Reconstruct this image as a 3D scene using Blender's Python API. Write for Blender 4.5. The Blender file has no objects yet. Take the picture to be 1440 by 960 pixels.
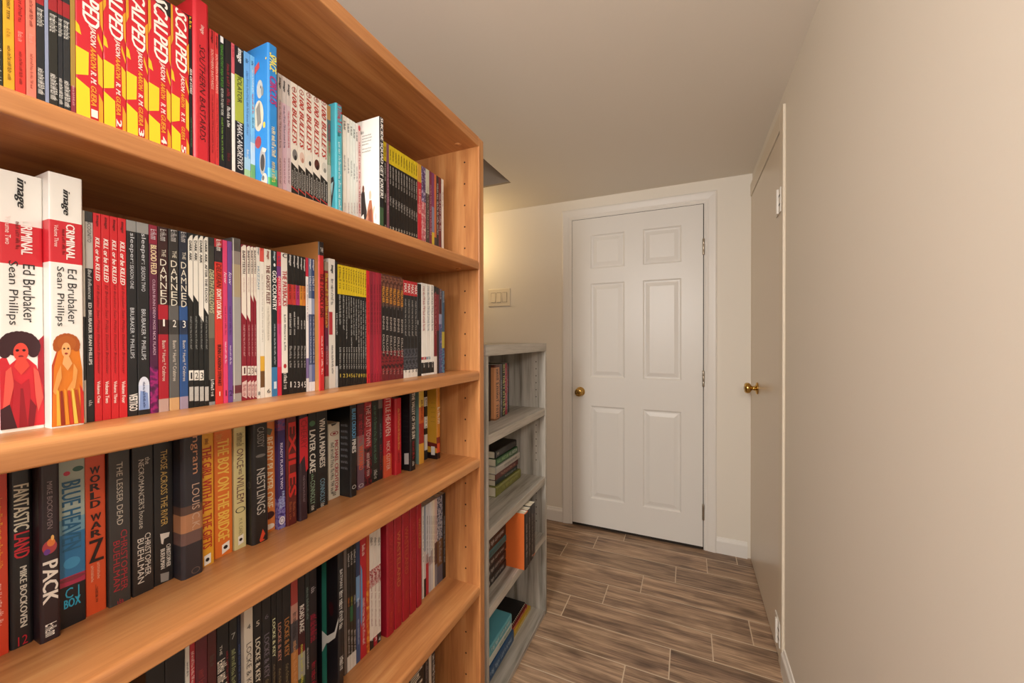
import bpy, bmesh, math, random
from mathutils import Matrix, Vector
S = bpy.context.scene
C = S.collection
# ------------------------------------------------------------------ camera, light, exposure
F_PX = 548.95
cam = bpy.data.cameras.new('camera'); cam_o = bpy.data.objects.new('camera', cam); C.objects.link(cam_o)
cam.sensor_width = 36; cam.lens = F_PX / 1440 * 36; cam.clip_start = .02
_r = Vector((.911388, .411544, -.002117)); _u = Vector((-.000821, .00696, .999975)); _f = Vector((-.411548, .911363, -.006681))
M = Matrix((_r, _u, -_f)).transposed().to_4x4(); M.translation = Vector((0, 0, 1.2548))
cam_o.matrix_world = M
S.camera = cam_o
S.view_settings.view_transform = 'Standard'; S.view_settings.look = 'None'
S.view_settings.gamma = 1; S.view_settings.use_curve_mapping = False
S.view_settings.exposure = .76

def lamp(name, loc, energy, col, size, kind='POINT', rot=None, sy=None):
    l = bpy.data.lights.new(name, kind); l.energy = energy; l.color = col
    if kind == 'AREA':
        l.size = size
        if sy: l.shape = 'RECTANGLE'; l.size_y = sy
    else: l.shadow_soft_size = size
    o = bpy.data.objects.new(name, l); C.objects.link(o); o.location = loc
    if rot: o.rotation_euler = rot
    return o
lamp('ceiling_light', (-.42, -.62, 1.97), 15, (1, .97, .935), .12)
lamp('added_key_light', (-.42, -1.50, 1.66), 80, (1, .97, .935), .18)  # added key light well behind the camera, no real fixture
lamp('added_flash_fill', (.20, -.42, 1.57), 12, (1, .97, .935), .09)  # added flash-like fill near the camera, brightens the spines
lamp('room_lamp', (-1.56, 2.32, 1.92), 3.2, (1, .70, .32), .06)
w = bpy.data.worlds.new('world'); S.world = w; w.use_nodes = True
w.node_tree.nodes['Background'].inputs[0].default_value = (1, .93, .84, 1)
w.node_tree.nodes['Background'].inputs[1].default_value = .12

# ------------------------------------------------------------------ helpers
def lin(h):
    if len(h) == 3: h = ''.join(c * 2 for c in h)
    v = [int(h[i:i + 2], 16) / 255 for i in (0, 2, 4)]
    return tuple(c / 12.92 if c <= .04045 else ((c + .055) / 1.055) ** 2.4 for c in v) + (1,)
MATS = {}
def nodes(name, rough=.5, spec=.5):
    m = bpy.data.materials.new(name); m.use_nodes = True
    nt = m.node_tree; b = nt.nodes['Principled BSDF']
    b.inputs['Roughness'].default_value = rough; b.inputs['Specular IOR Level'].default_value = spec
    return m, nt, b
def ramp(nt, stops, interp='LINEAR'):
    r = nt.nodes.new('ShaderNodeValToRGB'); r.color_ramp.interpolation = interp
    e = r.color_ramp.elements
    e[0].position, e[0].color = stops[0]; e[1].position, e[1].color = stops[-1]
    for p, c in stops[1:-1]:
        q = e.new(p); q.color = c
    return r
def mat(c, rough=.38):
    k = (c, rough)
    if k in MATS: return MATS[k]
    if c.startswith('n:'):
        _, a, b2, c2, sc = c.split(':')
        m, nt, b = nodes('printed_art', rough)
        tc = nt.nodes.new('ShaderNodeTexCoord'); n = nt.nodes.new('ShaderNodeTexNoise')
        n.inputs['Scale'].default_value = float(sc) * 2.2; n.inputs['Detail'].default_value = 3
        nt.links.new(tc.outputs['Object'], n.inputs['Vector'])
        r = ramp(nt, [(.30, lin(c2)), (.45, lin(a)), (.55, lin(b2)), (.72, lin(a))])
        nt.links.new(n.outputs['Fac'], r.inputs['Fac']); nt.links.new(r.outputs['Color'], b.inputs['Base Color'])
    else:
        m, nt, b = nodes('paper_' + c, rough); b.inputs['Base Color'].default_value = lin(c)
    MATS[k] = m
    return m
def wood(name, cols, axis, scale=1.0, rough=.34, bump=.0):
    m, nt, b = nodes(name, rough)
    tc = nt.nodes.new('ShaderNodeTexCoord'); mp = nt.nodes.new('ShaderNodeMapping')
    s = [38 * scale] * 3; s[axis] = 2.2 * scale; mp.inputs['Scale'].default_value = s
    nt.links.new(tc.outputs['Object'], mp.inputs['Vector'])
    n1 = nt.nodes.new('ShaderNodeTexNoise'); n1.inputs['Scale'].default_value = 1.0; n1.inputs['Detail'].default_value = 5; n1.inputs['Distortion'].default_value = .6
    n2 = nt.nodes.new('ShaderNodeTexNoise'); n2.inputs['Scale'].default_value = 6; n2.inputs['Detail'].default_value = 3
    for n in (n1, n2): nt.links.new(mp.outputs['Vector'], n.inputs['Vector'])
    mx = nt.nodes.new('ShaderNodeMath'); mx.operation = 'MULTIPLY_ADD'; mx.inputs[1].default_value = .35
    nt.links.new(n2.outputs['Fac'], mx.inputs[0]); nt.links.new(n1.outputs['Fac'], mx.inputs[2])
    r = ramp(nt, [(.45 + .46 * i / (len(cols) - 1), lin(c)) for i, c in enumerate(cols)])
    nt.links.new(mx.outputs[0], r.inputs['Fac']); nt.links.new(r.outputs['Color'], b.inputs['Base Color'])
    if bump:
        bp = nt.nodes.new('ShaderNodeBump'); bp.inputs['Strength'].default_value = bump; bp.inputs['Distance'].default_value = .002
        nt.links.new(mx.outputs[0], bp.inputs['Height']); nt.links.new(bp.outputs['Normal'], b.inputs['Normal'])
    return m
def paint(name, c, rough=.6, bump=.12, sc=220):
    m, nt, b = nodes(name, rough, .35); b.inputs['Base Color'].default_value = lin(c)
    tc = nt.nodes.new('ShaderNodeTexCoord'); n = nt.nodes.new('ShaderNodeTexNoise'); n.inputs['Scale'].default_value = sc
    nt.links.new(tc.outputs['Object'], n.inputs['Vector'])
    bp = nt.nodes.new('ShaderNodeBump'); bp.inputs['Strength'].default_value = bump; bp.inputs['Distance'].default_value = .001
    nt.links.new(n.outputs['Fac'], bp.inputs['Height']); nt.links.new(bp.outputs['Normal'], b.inputs['Normal'])
    return m
def metal(name, c, rough=.25):
    m, nt, b = nodes(name, rough); b.inputs['Base Color'].default_value = lin(c); b.inputs['Metallic'].default_value = 1
    return m

def link(name, me, mats, parent=None, loc=None):
    o = bpy.data.objects.new(name, me); C.objects.link(o)
    for m in (mats if isinstance(mats, (list, tuple)) else [mats]): me.materials.append(m)
    if parent: o.parent = parent
    if loc: o.location = loc
    return o
def thing(name, label, cat, loc=(0, 0, 0), group=None, rz=0):
    o = bpy.data.objects.new(name, None); C.objects.link(o); o.location = loc; o.rotation_euler = (0, 0, rz)
    o.empty_display_size = .05
    o['label'] = label; o['category'] = cat
    if group: o['group'] = group
    return o
def boxes(name, bl, m, parent=None, bevel=0.0, seg=2):
    """one mesh out of axis-aligned boxes (x0,x1,y0,y1,z0,z1)"""
    bm = bmesh.new()
    for x0, x1, y0, y1, z0, z1 in bl:
        vs = [bm.verts.new(p) for p in ((x0, y0, z0), (x1, y0, z0), (x1, y1, z0), (x0, y1, z0), (x0, y0, z1), (x1, y0, z1), (x1, y1, z1), (x0, y1, z1))]
        for q in ((3, 2, 1, 0), (4, 5, 6, 7), (0, 1, 5, 4), (1, 2, 6, 5), (2, 3, 7, 6), (3, 0, 4, 7)): bm.faces.new([vs[i] for i in q])
    if bevel: bmesh.ops.bevel(bm, geom=bm.edges[:], offset=bevel, segments=seg, affect='EDGES', profile=.5)
    me = bpy.data.meshes.new(name); bm.to_mesh(me); bm.free()
    return link(name, me, m, parent)
def extrude(name, prof, axis, a, b, m, parent=None, smooth=False):
    """closed profile (list of 2-d points) swept along an axis from a to b"""
    bm = bmesh.new()
    def P(q, t):
        return {0: (t, q[0], q[1]), 1: (q[0], t, q[1]), 2: (q[0], q[1], t)}[axis]
    A = [bm.verts.new(P(q, a)) for q in prof]; B = [bm.verts.new(P(q, b)) for q in prof]
    n = len(prof)
    for i in range(n): bm.faces.new((A[i], A[(i + 1) % n], B[(i + 1) % n], B[i]))
    bm.faces.new(A[::-1]); bm.faces.new(B)
    bmesh.ops.recalc_face_normals(bm, faces=bm.faces[:])
    me = bpy.data.meshes.new(name); bm.to_mesh(me); bm.free()
    return link(name, me, m, parent)
def lathe(name, prof, m, parent, loc, rot, seg=28):
    """profile of (radius, height) spun about z, then turned"""
    bm = bmesh.new(); rings = []
    for r, z in prof:
        rings.append([bm.verts.new((r * math.cos(2 * math.pi * i / seg), r * math.sin(2 * math.pi * i / seg), z)) for i in range(seg)])
    for A, B in zip(rings, rings[1:]):
        for i in range(seg): bm.faces.new((A[i], A[(i + 1) % seg], B[(i + 1) % seg], B[i]))
    bm.faces.new(rings[0][::-1]); bm.faces.new(rings[-1])
    for fc in bm.faces: fc.smooth = len(fc.verts) == 4
    me = bpy.data.meshes.new(name); bm.to_mesh(me); bm.free()
    o = link(name, me, m, parent, loc); o.rotation_euler = rot
    return o

# ------------------------------------------------------------------ the room
XL, XR, YB, ZC, YN = -1.9, .3302, 2.5795, 2.188, -4.6
wall_m = paint('wall_paint', 'e9e1d3'); ceil_m = paint('ceiling_paint', 'e8e1d6', .7, .2, 160); trim_m = paint('trim_paint', 'e9e4dc', .38, .03)
door_m = paint('door_paint', 'e5e1da', .35, .03); door2_m = paint('flush_door_paint', 'dccdb8', .28, .03)
def struct(o):
    o['kind'] = 'structure'
    return o
struct(boxes('wall_back', [(XL - .1, XR + .1, YB, YB + .1, 0, 2.6)], wall_m))
struct(boxes('wall_right', [(XR, XR + .1, -.15, YB, 0, ZC)], wall_m))
dark_m = paint('bounce_cut_paint', '5a4c44')  # for unseen walls, made dark to cut the bounced light
struct(boxes('wall_left', [(XL - .1, XL, YN, YB, 0, 2.6)], dark_m))
struct(boxes('wall_side', [(XR, XR + .1, YN, -.15, 0, ZC)], dark_m))
struct(boxes('wall_front', [(XL - .1, XR + .1, YN - .1, YN, 0, ZC)], dark_m))
# ceiling with the recess behind the bookcase
struct(boxes('ceiling', [(XL - .1, -.967, 2.132, YB, ZC, ZC + .3), (-.967, XR + .1, YN, YB, ZC, ZC + .3), (XL - .1, -.967, YN, .6, ZC, ZC + .3), (XL - .1, -.967, .6, 2.112, ZC + .28, ZC + .3)], ceil_m))
struct(boxes('trim_3', [(XL, -.967, 2.112, 2.132, ZC, ZC + .28)], paint('recess_shade_paint', '93877a', .7, .2)))  # far wall of the recess, its shade put into a darker paint
# floor: wood-look porcelain planks, rows across the hall, each row's joints stepped
fm, nt, b = nodes('wood_look_tile', .42)
at = nt.nodes.new('ShaderNodeAttribute'); at.attribute_name = 'plank'
tc = nt.nodes.new('ShaderNodeTexCoord'); cx = nt.nodes.new('ShaderNodeCombineXYZ')
ml = nt.nodes.new('ShaderNodeMath'); ml.operation = 'MULTIPLY'; ml.inputs[1].default_value = 37.0
nt.links.new(at.outputs['Fac'], ml.inputs[0])
for i in range(3): nt.links.new(ml.outputs[0], cx.inputs[i])
ad = nt.nodes.new('ShaderNodeVectorMath'); ad.operation = 'ADD'
nt.links.new(tc.outputs['Object'], ad.inputs[0]); nt.links.new(cx.outputs[0], ad.inputs[1])
mp = nt.nodes.new('ShaderNodeMapping'); mp.inputs['Scale'].default_value = (2.6, 40, 1); nt.links.new(ad.outputs[0], mp.inputs['Vector'])
n1 = nt.nodes.new('ShaderNodeTexNoise'); n1.inputs['Scale'].default_value = 1.0; n1.inputs['Detail'].default_value = 7; n1.inputs['Roughness'].default_value = .62; n1.inputs['Distortion'].default_value = .5
nt.links.new(mp.outputs['Vector'], n1.inputs['Vector'])
r1 = ramp(nt, [(.28, lin('594538')), (.42, lin('856b57')), (.55, lin('a3876d')), (.72, lin('bb9f84'))])
nt.links.new(n1.outputs['Fac'], r1.inputs['Fac'])
mp2 = nt.nodes.new('ShaderNodeMapping'); mp2.inputs['Scale'].default_value = (3.2, 9, 1); nt.links.new(ad.outputs[0], mp2.inputs['Vector'])
n2 = nt.nodes.new('ShaderNodeTexNoise'); n2.inputs['Scale'].default_value = 1.3; n2.inputs['Detail'].default_value = 3; nt.links.new(mp2.outputs['Vector'], n2.inputs['Vector'])
r2 = ramp(nt, [(.36, (.34, .30, .29, 1)), (.50, (1, 1, 1, 1))]); nt.links.new(n2.outputs['Fac'], r2.inputs['Fac'])
mx = nt.nodes.new('ShaderNodeMix'); mx.data_type = 'RGBA'; mx.blend_type = 'MULTIPLY'; mx.inputs[0].default_value = .6
nt.links.new(r1.outputs['Color'], mx.inputs[6]); nt.links.new(r2.outputs['Color'], mx.inputs[7])
mp3 = nt.nodes.new('ShaderNodeMapping'); mp3.inputs['Scale'].default_value = (7, 170, 1); nt.links.new(ad.outputs[0], mp3.inputs['Vector'])
n3 = nt.nodes.new('ShaderNodeTexNoise'); n3.inputs['Scale'].default_value = 1.0; n3.inputs['Detail'].default_value = 4; nt.links.new(mp3.outputs['Vector'], n3.inputs['Vector'])
r3 = ramp(nt, [(.38, (.62, .60, .58, 1)), (.55, (1.08, 1.08, 1.08, 1))]); nt.links.new(n3.outputs['Fac'], r3.inputs['Fac'])
vk = nt.nodes.new('ShaderNodeTexVoronoi'); vk.inputs['Scale'].default_value = 1.0
mp4 = nt.nodes.new('ShaderNodeMapping'); mp4.inputs['Scale'].default_value = (2.6, 7, 1); nt.links.new(ad.outputs[0], mp4.inputs['Vector']); nt.links.new(mp4.outputs['Vector'], vk.inputs['Vector'])
r4 = ramp(nt, [(.05, (.30, .26, .24, 1)), (.16, (1, 1, 1, 1))]); nt.links.new(vk.outputs['Distance'], r4.inputs['Fac'])
m3 = nt.nodes.new('ShaderNodeMix'); m3.data_type = 'RGBA'; m3.blend_type = 'MULTIPLY'; m3.inputs[0].default_value = .8
nt.links.new(mx.outputs[2], m3.inputs[6]); nt.links.new(r3.outputs['Color'], m3.inputs[7])
m4 = nt.nodes.new('ShaderNodeMix'); m4.data_type = 'RGBA'; m4.blend_type = 'MULTIPLY'; m4.inputs[0].default_value = .7
nt.links.new(m3.outputs[2], m4.inputs[6]); nt.links.new(r4.outputs['Color'], m4.inputs[7])
hs = nt.nodes.new('ShaderNodeHueSaturation'); nt.links.new(m4.outputs[2], hs.inputs['Color'])
mr = nt.nodes.new('ShaderNodeMapRange'); mr.inputs[3].default_value = .98; mr.inputs[4].default_value = 1.40; nt.links.new(at.outputs['Fac'], mr.inputs[0]); nt.links.new(mr.outputs[0], hs.inputs['Value'])
nt.links.new(hs.outputs['Color'], b.inputs['Base Color'])
bp = nt.nodes.new('ShaderNodeBump'); bp.inputs['Strength'].default_value = .15; bp.inputs['Distance'].default_value = .001
nt.links.new(n1.outputs['Fac'], bp.inputs['Height']); nt.links.new(bp.outputs['Normal'], b.inputs['Normal'])
grout = paint('grout', 'd0bda4', .8, .2)
verts, faces, ids = [], [], []
rng = random.Random(4)
G, PW, PL = .0022, .1565, .615
for k in range(-1, 46):
    ya, yb = 2.478 - PW * k - PW + G, 2.478 - PW * k - G
    off = (.25 - .155 * (k + 1)) % PL
    x = off - PL * 4
    while x < XR:
        x0, x1 = max(x + G, XL), min(x + PL - G, XR); y0, y1 = max(ya, YN), min(yb, YB)
        if x1 > x0 and y1 > y0:
            n = len(verts); verts += [(x0, y0, 0), (x1, y0, 0), (x1, y1, 0), (x0, y1, 0)]; faces.append((n, n + 1, n + 2, n + 3)); ids.append(rng.random())
        x += PL
nf = len(faces); n = len(verts)
verts += [(XL, YN, -.0004), (XR, YN, -.0004), (XR, YB, -.0004), (XL, YB, -.0004)]; faces.append((n, n + 1, n + 2, n + 3))
me = bpy.data.meshes.new('floor'); me.from_pydata(verts, [], faces)
a_ = me.attributes.new('plank', 'FLOAT', 'FACE')
for i in range(nf): a_.data[i].value = ids[i]
fo = struct(link('floor', me, [fm, grout])); me.polygons[nf].material_index = 1

# baseboards (small ogee top)
def bb(name, axis, fixed, sgn, a, b, h=.092):
    p = [(0, 0), (.013, 0), (.013, h - .022), (.011, h - .016), (.007, h - .010), (.005, h - .003), (.003, h), (0, h)]
    pr = [(fixed + sgn * q, z) for q, z in p]
    return struct(extrude(name, pr, axis, a, b, trim_m))
bb('baseboard_back', 0, YB, -1, .146, XR - .022)
bb('baseboard_back', 0, YB, -1, XL, -.782)
bb('baseboard_right', 1, XR, -1, -.15, 1.742)
bb('baseboard_left', 1, XL, 1, YN, YB)

def casing(name, path, axis, plane, sgn, m, w=.068):
    """mitred moulding round an opening; path = (left, right, top) of the opening in wall coords"""
    l, r, t = path
    prof = [(0, 0), (0, .006), (.010, .010), (.018, .009), (.026, .012), (.05, .016), (.060, .017), (w, .012), (w, 0)]  # (outwards, depth)
    bm = bmesh.new(); rows = []
    for o_, d_ in prof:
        pts = [(l - o_, 0), (l - o_, t + o_), (r + o_, t + o_), (r + o_, 0)]
        dd = plane + sgn * d_
        rows.append([bm.verts.new((q, dd, z) if axis == 0 else (dd, q, z)) for q, z in pts])
    for A, B in zip(rows, rows[1:]):
        for i in range(3): bm.faces.new((A[i], A[i + 1], B[i + 1], B[i]))
    bmesh.ops.recalc_face_normals(bm, faces=bm.faces[:])
    me = bpy.data.meshes.new(name); bm.to_mesh(me); bm.free()
    return struct(link(name, me, m))
casing('trim_1', (-.716, .084, 2.052), 0, YB, -1, trim_m)

brass = metal('brass', 'c9a35a', .18); steel = metal('aged_nickel', 'a79c8c', .35)
screw = mat('3a342e')
def knob(parent, loc, rot):
    k = lathe('knob', [(.030, 0), (.031, .003), (.027, .007), (.014, .010), (.011, .018), (.011, .026), (.018, .030), (.0255, .036), (.0275, .045), (.026, .053), (.021, .058), (.012, .0595), (.004, .058)], brass, parent, loc, rot)
    lathe('key_slot', [(.008, .0575), (.008, .0602), (.006, .0604), (.0001, .0604)], metal('dark_brass', '8a6a34', .3), k, (0, 0, 0), (0, 0, 0), 16)
    return k
# six-panel door in the back wall
d1 = thing('door_1', 'white six-panel door with brass knob in the end wall', 'door', (-.32, YB, 0)); struct(d1)
def six_panel(parent):
    x0, x1, z0, z1 = -.712, .0795, .020, 2.047
    yf = YB - .013
    xs = [x0, -.589, -.371, -.259, -.038, x1]
    zs = [z0, .199, .812, 1.001, 1.619, 1.716, 1.937, z1]
    bm = bmesh.new(); V = {}
    def v(x, y, z):
        k = (round(x, 5), round(y, 5), round(z, 5))
        if k not in V: V[k] = bm.verts.new((x - parent.location.x, y - YB, z))
        return V[k]
    for i in range(5):
        for j in range(7):
            a, b_, c, d = xs[i], xs[i + 1], zs[j], zs[j + 1]
            if i in (1, 3) and j in (1, 3, 5):
                loops = [(0, 0), (.008, .007), (.016, .0075), (.020, .0065), (.040, .001), (.042, .001)]
                R = []
                for ins, dep in loops:
                    R.append([v(a + ins, yf + dep, c + ins), v(b_ - ins, yf + dep, c + ins), v(b_ - ins, yf + dep, d - ins), v(a + ins, yf + dep, d - ins)])
                for A, B in zip(R, R[1:]):
                    for q in range(4): bm.faces.new((A[q], A[(q + 1) % 4], B[(q + 1) % 4], B[q]))
                bm.faces.new(R[-1])
            else:
                bm.faces.new((v(a, yf, c), v(b_, yf, c), v(b_, yf, d), v(a, yf, d)))
    per = [(x, z0) for x in xs] + [(x1, z) for z in zs[1:]] + [(x, z1) for x in xs[-2::-1]] + [(x0, z) for z in zs[-2:0:-1]]
    for i in range(len(per)):
        (xa, za), (xb, zb) = per[i], per[(i + 1) % len(per)]
        bm.faces.new((v(xa, yf, za), v(xb, yf, zb), v(xb, YB + .0, zb), v(xa, YB + .0, za)))
    bmesh.ops.recalc_face_normals(bm, faces=bm.faces[:])
    me = bpy.data.meshes.new('door_slab'); bm.to_mesh(me); bm.free()
    return link('door_slab', me, door_m, parent)
six_panel(d1)
gapm = mat('2a2119', .9)
boxes('door_gap', [(-.716 + .32, -.712 + .32, -.0045, 0, .001, 2.052), (.0795 + .32, .084 + .32, -.0045, 0, .001, 2.052), (-.712 + .32, .0795 + .32, -.0045, 0, 2.047, 2.052), (-.712 + .32, .0795 + .32, -.0045, 0, .001, .020)], gapm, d1)
knob(d1, (-.657 + .32, -.013, .902), (math.pi / 2, 0, 0))
boxes('strike_plate', [(-.7155 + .32, -.7125 + .32, -.0125, -.003, .87, .93)], steel, d1)
for z in (1.795, 1.017, .227):
    h = lathe('hinge', [(.0055, -.047), (.0062, -.044), (.0062, -.018), (.0056, -.016), (.0062, -.014), (.0062, .014), (.0056, .016), (.0062, .018), (.0062, .044), (.0045, .047), (.003, .051)], steel, d1, (.0815 + .32, -.016, z), (0, 0, 0), 14)

# flush door in the right wall
d2 = thing('door_2', 'flush tan door with white hinges in the side wall', 'door', (XR, 2.16, 0)); struct(d2)
boxes('door_slab', [(-.008, 0, -.350, .358, .012, 2.050)], door2_m, d2, .002)
boxes('door_gap', [(-.0035, 0, -.358, .364, .001, 2.058)], gapm, d2)
knob(d2, (-.008, 2.325 - 2.16, 1.0), (0, -math.pi / 2, 0))
white_h = paint('painted_hinge', 'e6e0d6', .4, .05)
for z in (1.782, .118):
    h = boxes('hinge', [(-.0120, -.0085, -.350, -.302, z - .047, z + .047), (-.0135, -.0102, -.392, -.359, z - .047, z + .047)], white_h, d2, .0012)
    lathe('hinge_barrel', [(.006, -.047), (.0065, -.045), (.0065, .045), (.006, .047)], white_h, h, (-.014, -.3545, z), (0, 0, 0), 14)
    for dz in (-.024, .010):
        boxes('hinge_slot', [(-.0128, -.0118, -.343, -.310, z + dz - .003, z + dz + .003), (-.0128, -.0118, -.343, -.336, z + dz - .003, z + dz + .014)], screw, h)
        boxes('hinge_slot', [(-.0142, -.0133, -.388, -.366, z + dz + .004, z + dz + .010)], screw, h)
# its casing: near side and head
tb = .010
struct(boxes('trim_2', [(XR - tb, XR, 1.744, 1.802, 0, 2.128), (XR - tb, XR, 1.802, YB, 2.058, 2.128), (XR - .006, XR, 2.524, YB, 0, 2.058)], paint('side_casing_paint', 'e0d3be', .4, .03), bevel=.003))

# switch
sw = thing('light_switch', 'white three-gang light switch plate on the end wall', 'light switch', (-1.266, YB, 1.558))
pl_m = paint('switch_plastic', 'e8dcc6', .3, .0)
boxes('wall_plate', [(-.089, .089, -.006, 0, -.064, .064)], pl_m, sw, .003)
for i in (-1, 0, 1):
    bm = bmesh.new()
    hw, hh = .0165, .034
    pts = [(-hw, -.0065, -hh), (hw, -.0065, -hh), (hw, -.0065, hh), (-hw, -.0065, hh), (-hw, -.0115 if i < 1 else -.007, -hh), (hw, -.0115 if i < 1 else -.007, -hh), (hw, -.007 if i < 1 else -.0115, hh), (-hw, -.007 if i < 1 else -.0115, hh)]
    vs = [bm.verts.new((p[0] + i * .046, p[1], p[2])) for p in pts]
    for q in ((0, 1, 2, 3), (4, 7, 6, 5), (0, 4, 5, 1), (1, 5, 6, 2), (2, 6, 7, 3), (3, 7, 4, 0)): bm.faces.new([vs[j] for j in q])
    bmesh.ops.recalc_face_normals(bm, faces=bm.faces[:])
    me = bpy.data.meshes.new('rocker'); bm.to_mesh(me); bm.free()
    link('rocker', me, pl_m, sw)
    boxes('rocker_gap', [(i * .046 - .019, i * .046 + .019, -.0066, -.0058, -.0365, .0365)], mat('8a7a64', .7), sw)

# ------------------------------------------------------------------ honey-wood bookcase
WC = ['a2683c', 'b47846', 'c18550', 'cc955e']
wy = wood('honey_laminate_shelf', WC, 1); wz = wood('honey_laminate_panel', WC, 2)
XF, XB = -.567, -.855
bc = thing('bookcase', 'tall honey-brown wooden bookcase packed with comics and novels', 'bookcase', (-.71, .43, 0))
ox, oy = .71, -.43
def shelf_prof(z0, z1, rt=.009, rb=.003):
    p = [(XB, z0)]
    for i in range(6):
        a = -math.pi / 2 + math.pi / 2 * i / 5
        p.append((XF - rb + rb * math.cos(a), z0 + rb + rb * math.sin(a)))
    for i in range(8):
        a = math.pi / 2 * i / 7
        p.append((XF - rt + rt * math.cos(a), z1 - rt + rt * math.sin(a)))
    p.append((XB, z1))
    return [(x + ox, z) for x, z in p]
YN0, YI, YO = -.22, 1.019, 1.047
for nm, z0, z1 in (('top_panel', 1.8265, 1.8555), ('shelf', 1.4615, 1.488), ('shelf', 1.1325, 1.160), ('shelf', .872, .899), ('shelf', .4885, .515), ('bottom_shelf', .078, .105)):
    extrude(nm, shelf_prof(z0, z1, *((.004, .002) if nm[0] == 't' else ())), 1, YN0 + oy, YI + oy, wy, bc)
for y0, y1 in ((YI, YO), (YN0 - .028, YN0)):
    sp = boxes('side_panel', [(XB + ox, XF + ox + .001, y0 + oy, y1 + oy, 0, 1.852)], wz, bc, .0025)
    if y0 > 0:
        hl = mat('3a2010', .8)
        zz = [z for z in [.1701 + .0647 * i for i in range(26)] if min(abs(z - s) for s in (1.475, 1.146, .886, .502, .09, 1.84)) > .018]
        for xx in (-.616,):
            for z in zz:
                lathe('pin_hole', [(.0026, 0), (.0026, .0004), (.0001, .0004)], hl, sp, (xx + ox, y0 + oy, z), (math.pi / 2, 0, 0), 12)
boxes('back_panel', [(XB + ox - .006, XB + ox, YN0 + oy, YO + oy, .0, 1.85)], wz, bc)
boxes('kick_board', [(XF + ox - .03, XF + ox - .014, YN0 + oy, YI + oy, 0, .078)], wy, bc)
for z in (1.8265, 1.4615):
    lathe('cam_cap', [(.009, 0), (.009, -.0004), (.0075, -.002), (.0001, -.002)], wy, bc, (XF - .05 + ox, YI - .035 + oy, z), (0, 0, 0), 18)

# ------------------------------------------------------------------ grey weathered bookcase
GC = ['7d766b', 'a39d92', 'b9b3a8', 'c8c3b9']
gy = wood('grey_barnwood_shelf', GC, 1, .8, .6, .1); gz = wood('grey_barnwood_panel', GC, 2, .8, .6, .1)
GX, GB, GY0, GY1 = -.590, -.870, 1.106, 1.689
gb = thing('bookcase', 'low weathered grey bookcase standing beyond the tall honey-brown one', 'bookcase', (-.73, 1.397, 0))
hx, hy = .73, -1.397
for nm, z0, z1, gap in (('top_panel', 1.199, 1.236, 0), ('shelf', .909, .941, .0165), ('shelf', .597, .629, .0165), ('shelf', .341, .372, .0165), ('bottom_shelf', 0, .019, .0165)):
    boxes(nm, [(GB + hx, GX + hx - (.002 if gap else 0), GY0 + gap + hy, GY1 - gap + hy, z0, z1)], gy, gb, .0012)
for y0, y1 in ((GY0, GY0 + .016), (GY1 - .016, GY1)):
    boxes('side_panel', [(GB + hx, GX + hx, y0 + hy, y1 + hy, 0, 1.1988)], gz, gb, .0012)
boxes('back_panel', [(GB + hx - .004, GB + hx, GY0 + hy, GY1 + hy, 0, 1.2)], gz, gb)
hl = mat('4a443e', .8)
bm = bmesh.new()
for z in [.99 + .032 * i for i in range(6)] + [.70 + .032 * i for i in range(6)] + [.42 + .032 * i for i in range(5)]:
    for xx in (GX - .045,):
        vs = [bm.verts.new((xx + hx + .0028 * math.cos(t), GY1 - .0162 + hy, z + .0028 * math.sin(t))) for t in [k * math.pi / 4 for k in range(8)]]
        bm.faces.new(vs)
me = bpy.data.meshes.new('pin_hole_pattern'); bm.to_mesh(me); bm.free(); link('pin_hole_pattern', me, hl, gb)

# ------------------------------------------------------------------ lettering
_tc = bpy.data.curves.new('lettering', 'FONT'); _tc.resolution_u = 2
_to = bpy.data.objects.new('lettering_source', _tc); C.objects.link(_to)
GL = {}
ASP = {}
def glyphs(s, fl):
    """text as flat mesh data scaled to the unit square"""
    k = (s, 'b' in fl, 'i' in fl)
    if k in GL: return GL[k]
    if s[0] == '~':                                   # print too small to read: rows of tiny strokes
        rg = random.Random(len(GL)); n = int(s[1:]); vs, fs = [], []; x = 0
        for wd in range(n):
            for l in range(rg.randint(3, 6)):
                hgt = rg.choice((.7, .7, 1, .8)); wid = rg.uniform(.45, .8)
                for (a, b_, c, d) in rg.choice((((0, .3, 0, 1), (.3, 1, .8, 1), (.7, 1, 0, .8)), ((0, .3, 0, 1), (.3, 1, 0, .2), (.3, .9, .45, .6)), ((.35, .65, 0, 1), (0, 1, .8, 1)), ((0, .3, 0, 1), (.7, 1, 0, 1), (.3, .7, .4, .6)))):
                    q = len(vs); vs += [(x + a * wid, c * hgt), (x + b_ * wid, c * hgt), (x + b_ * wid, d * hgt), (x + a * wid, d * hgt)]; fs.append((q, q + 1, q + 2, q + 3))
                x += wid + .22
            x += .5
        x -= .72
        vs = [(a / x, b_) for a, b_ in vs]
    else:
        _tc.body = s; _tc.offset = 0; _tc.shear = .28 if 'i' in fl else 0
        m = bpy.data.meshes.new_from_object(_to)
        vs = [(v.co.x, v.co.y) for v in m.vertices]; fs = [tuple(p.vertices) for p in m.polygons]
        bpy.data.meshes.remove(m)
        x0 = min(v[0] for v in vs); x1 = max(v[0] for v in vs); y1 = max(v[1] for v in vs); y0 = 0 if not any(c in 'gjpqy,Q' for c in s) else min(v[1] for v in vs)
        ASP[k] = (x1 - x0) / (y1 - y0)
        vs = [((a - x0) / max(x1 - x0, 1e-6), (b_ - y0) / (y1 - y0)) for a, b_ in vs]
    GL[k] = (vs, fs)
    return GL[k]
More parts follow.
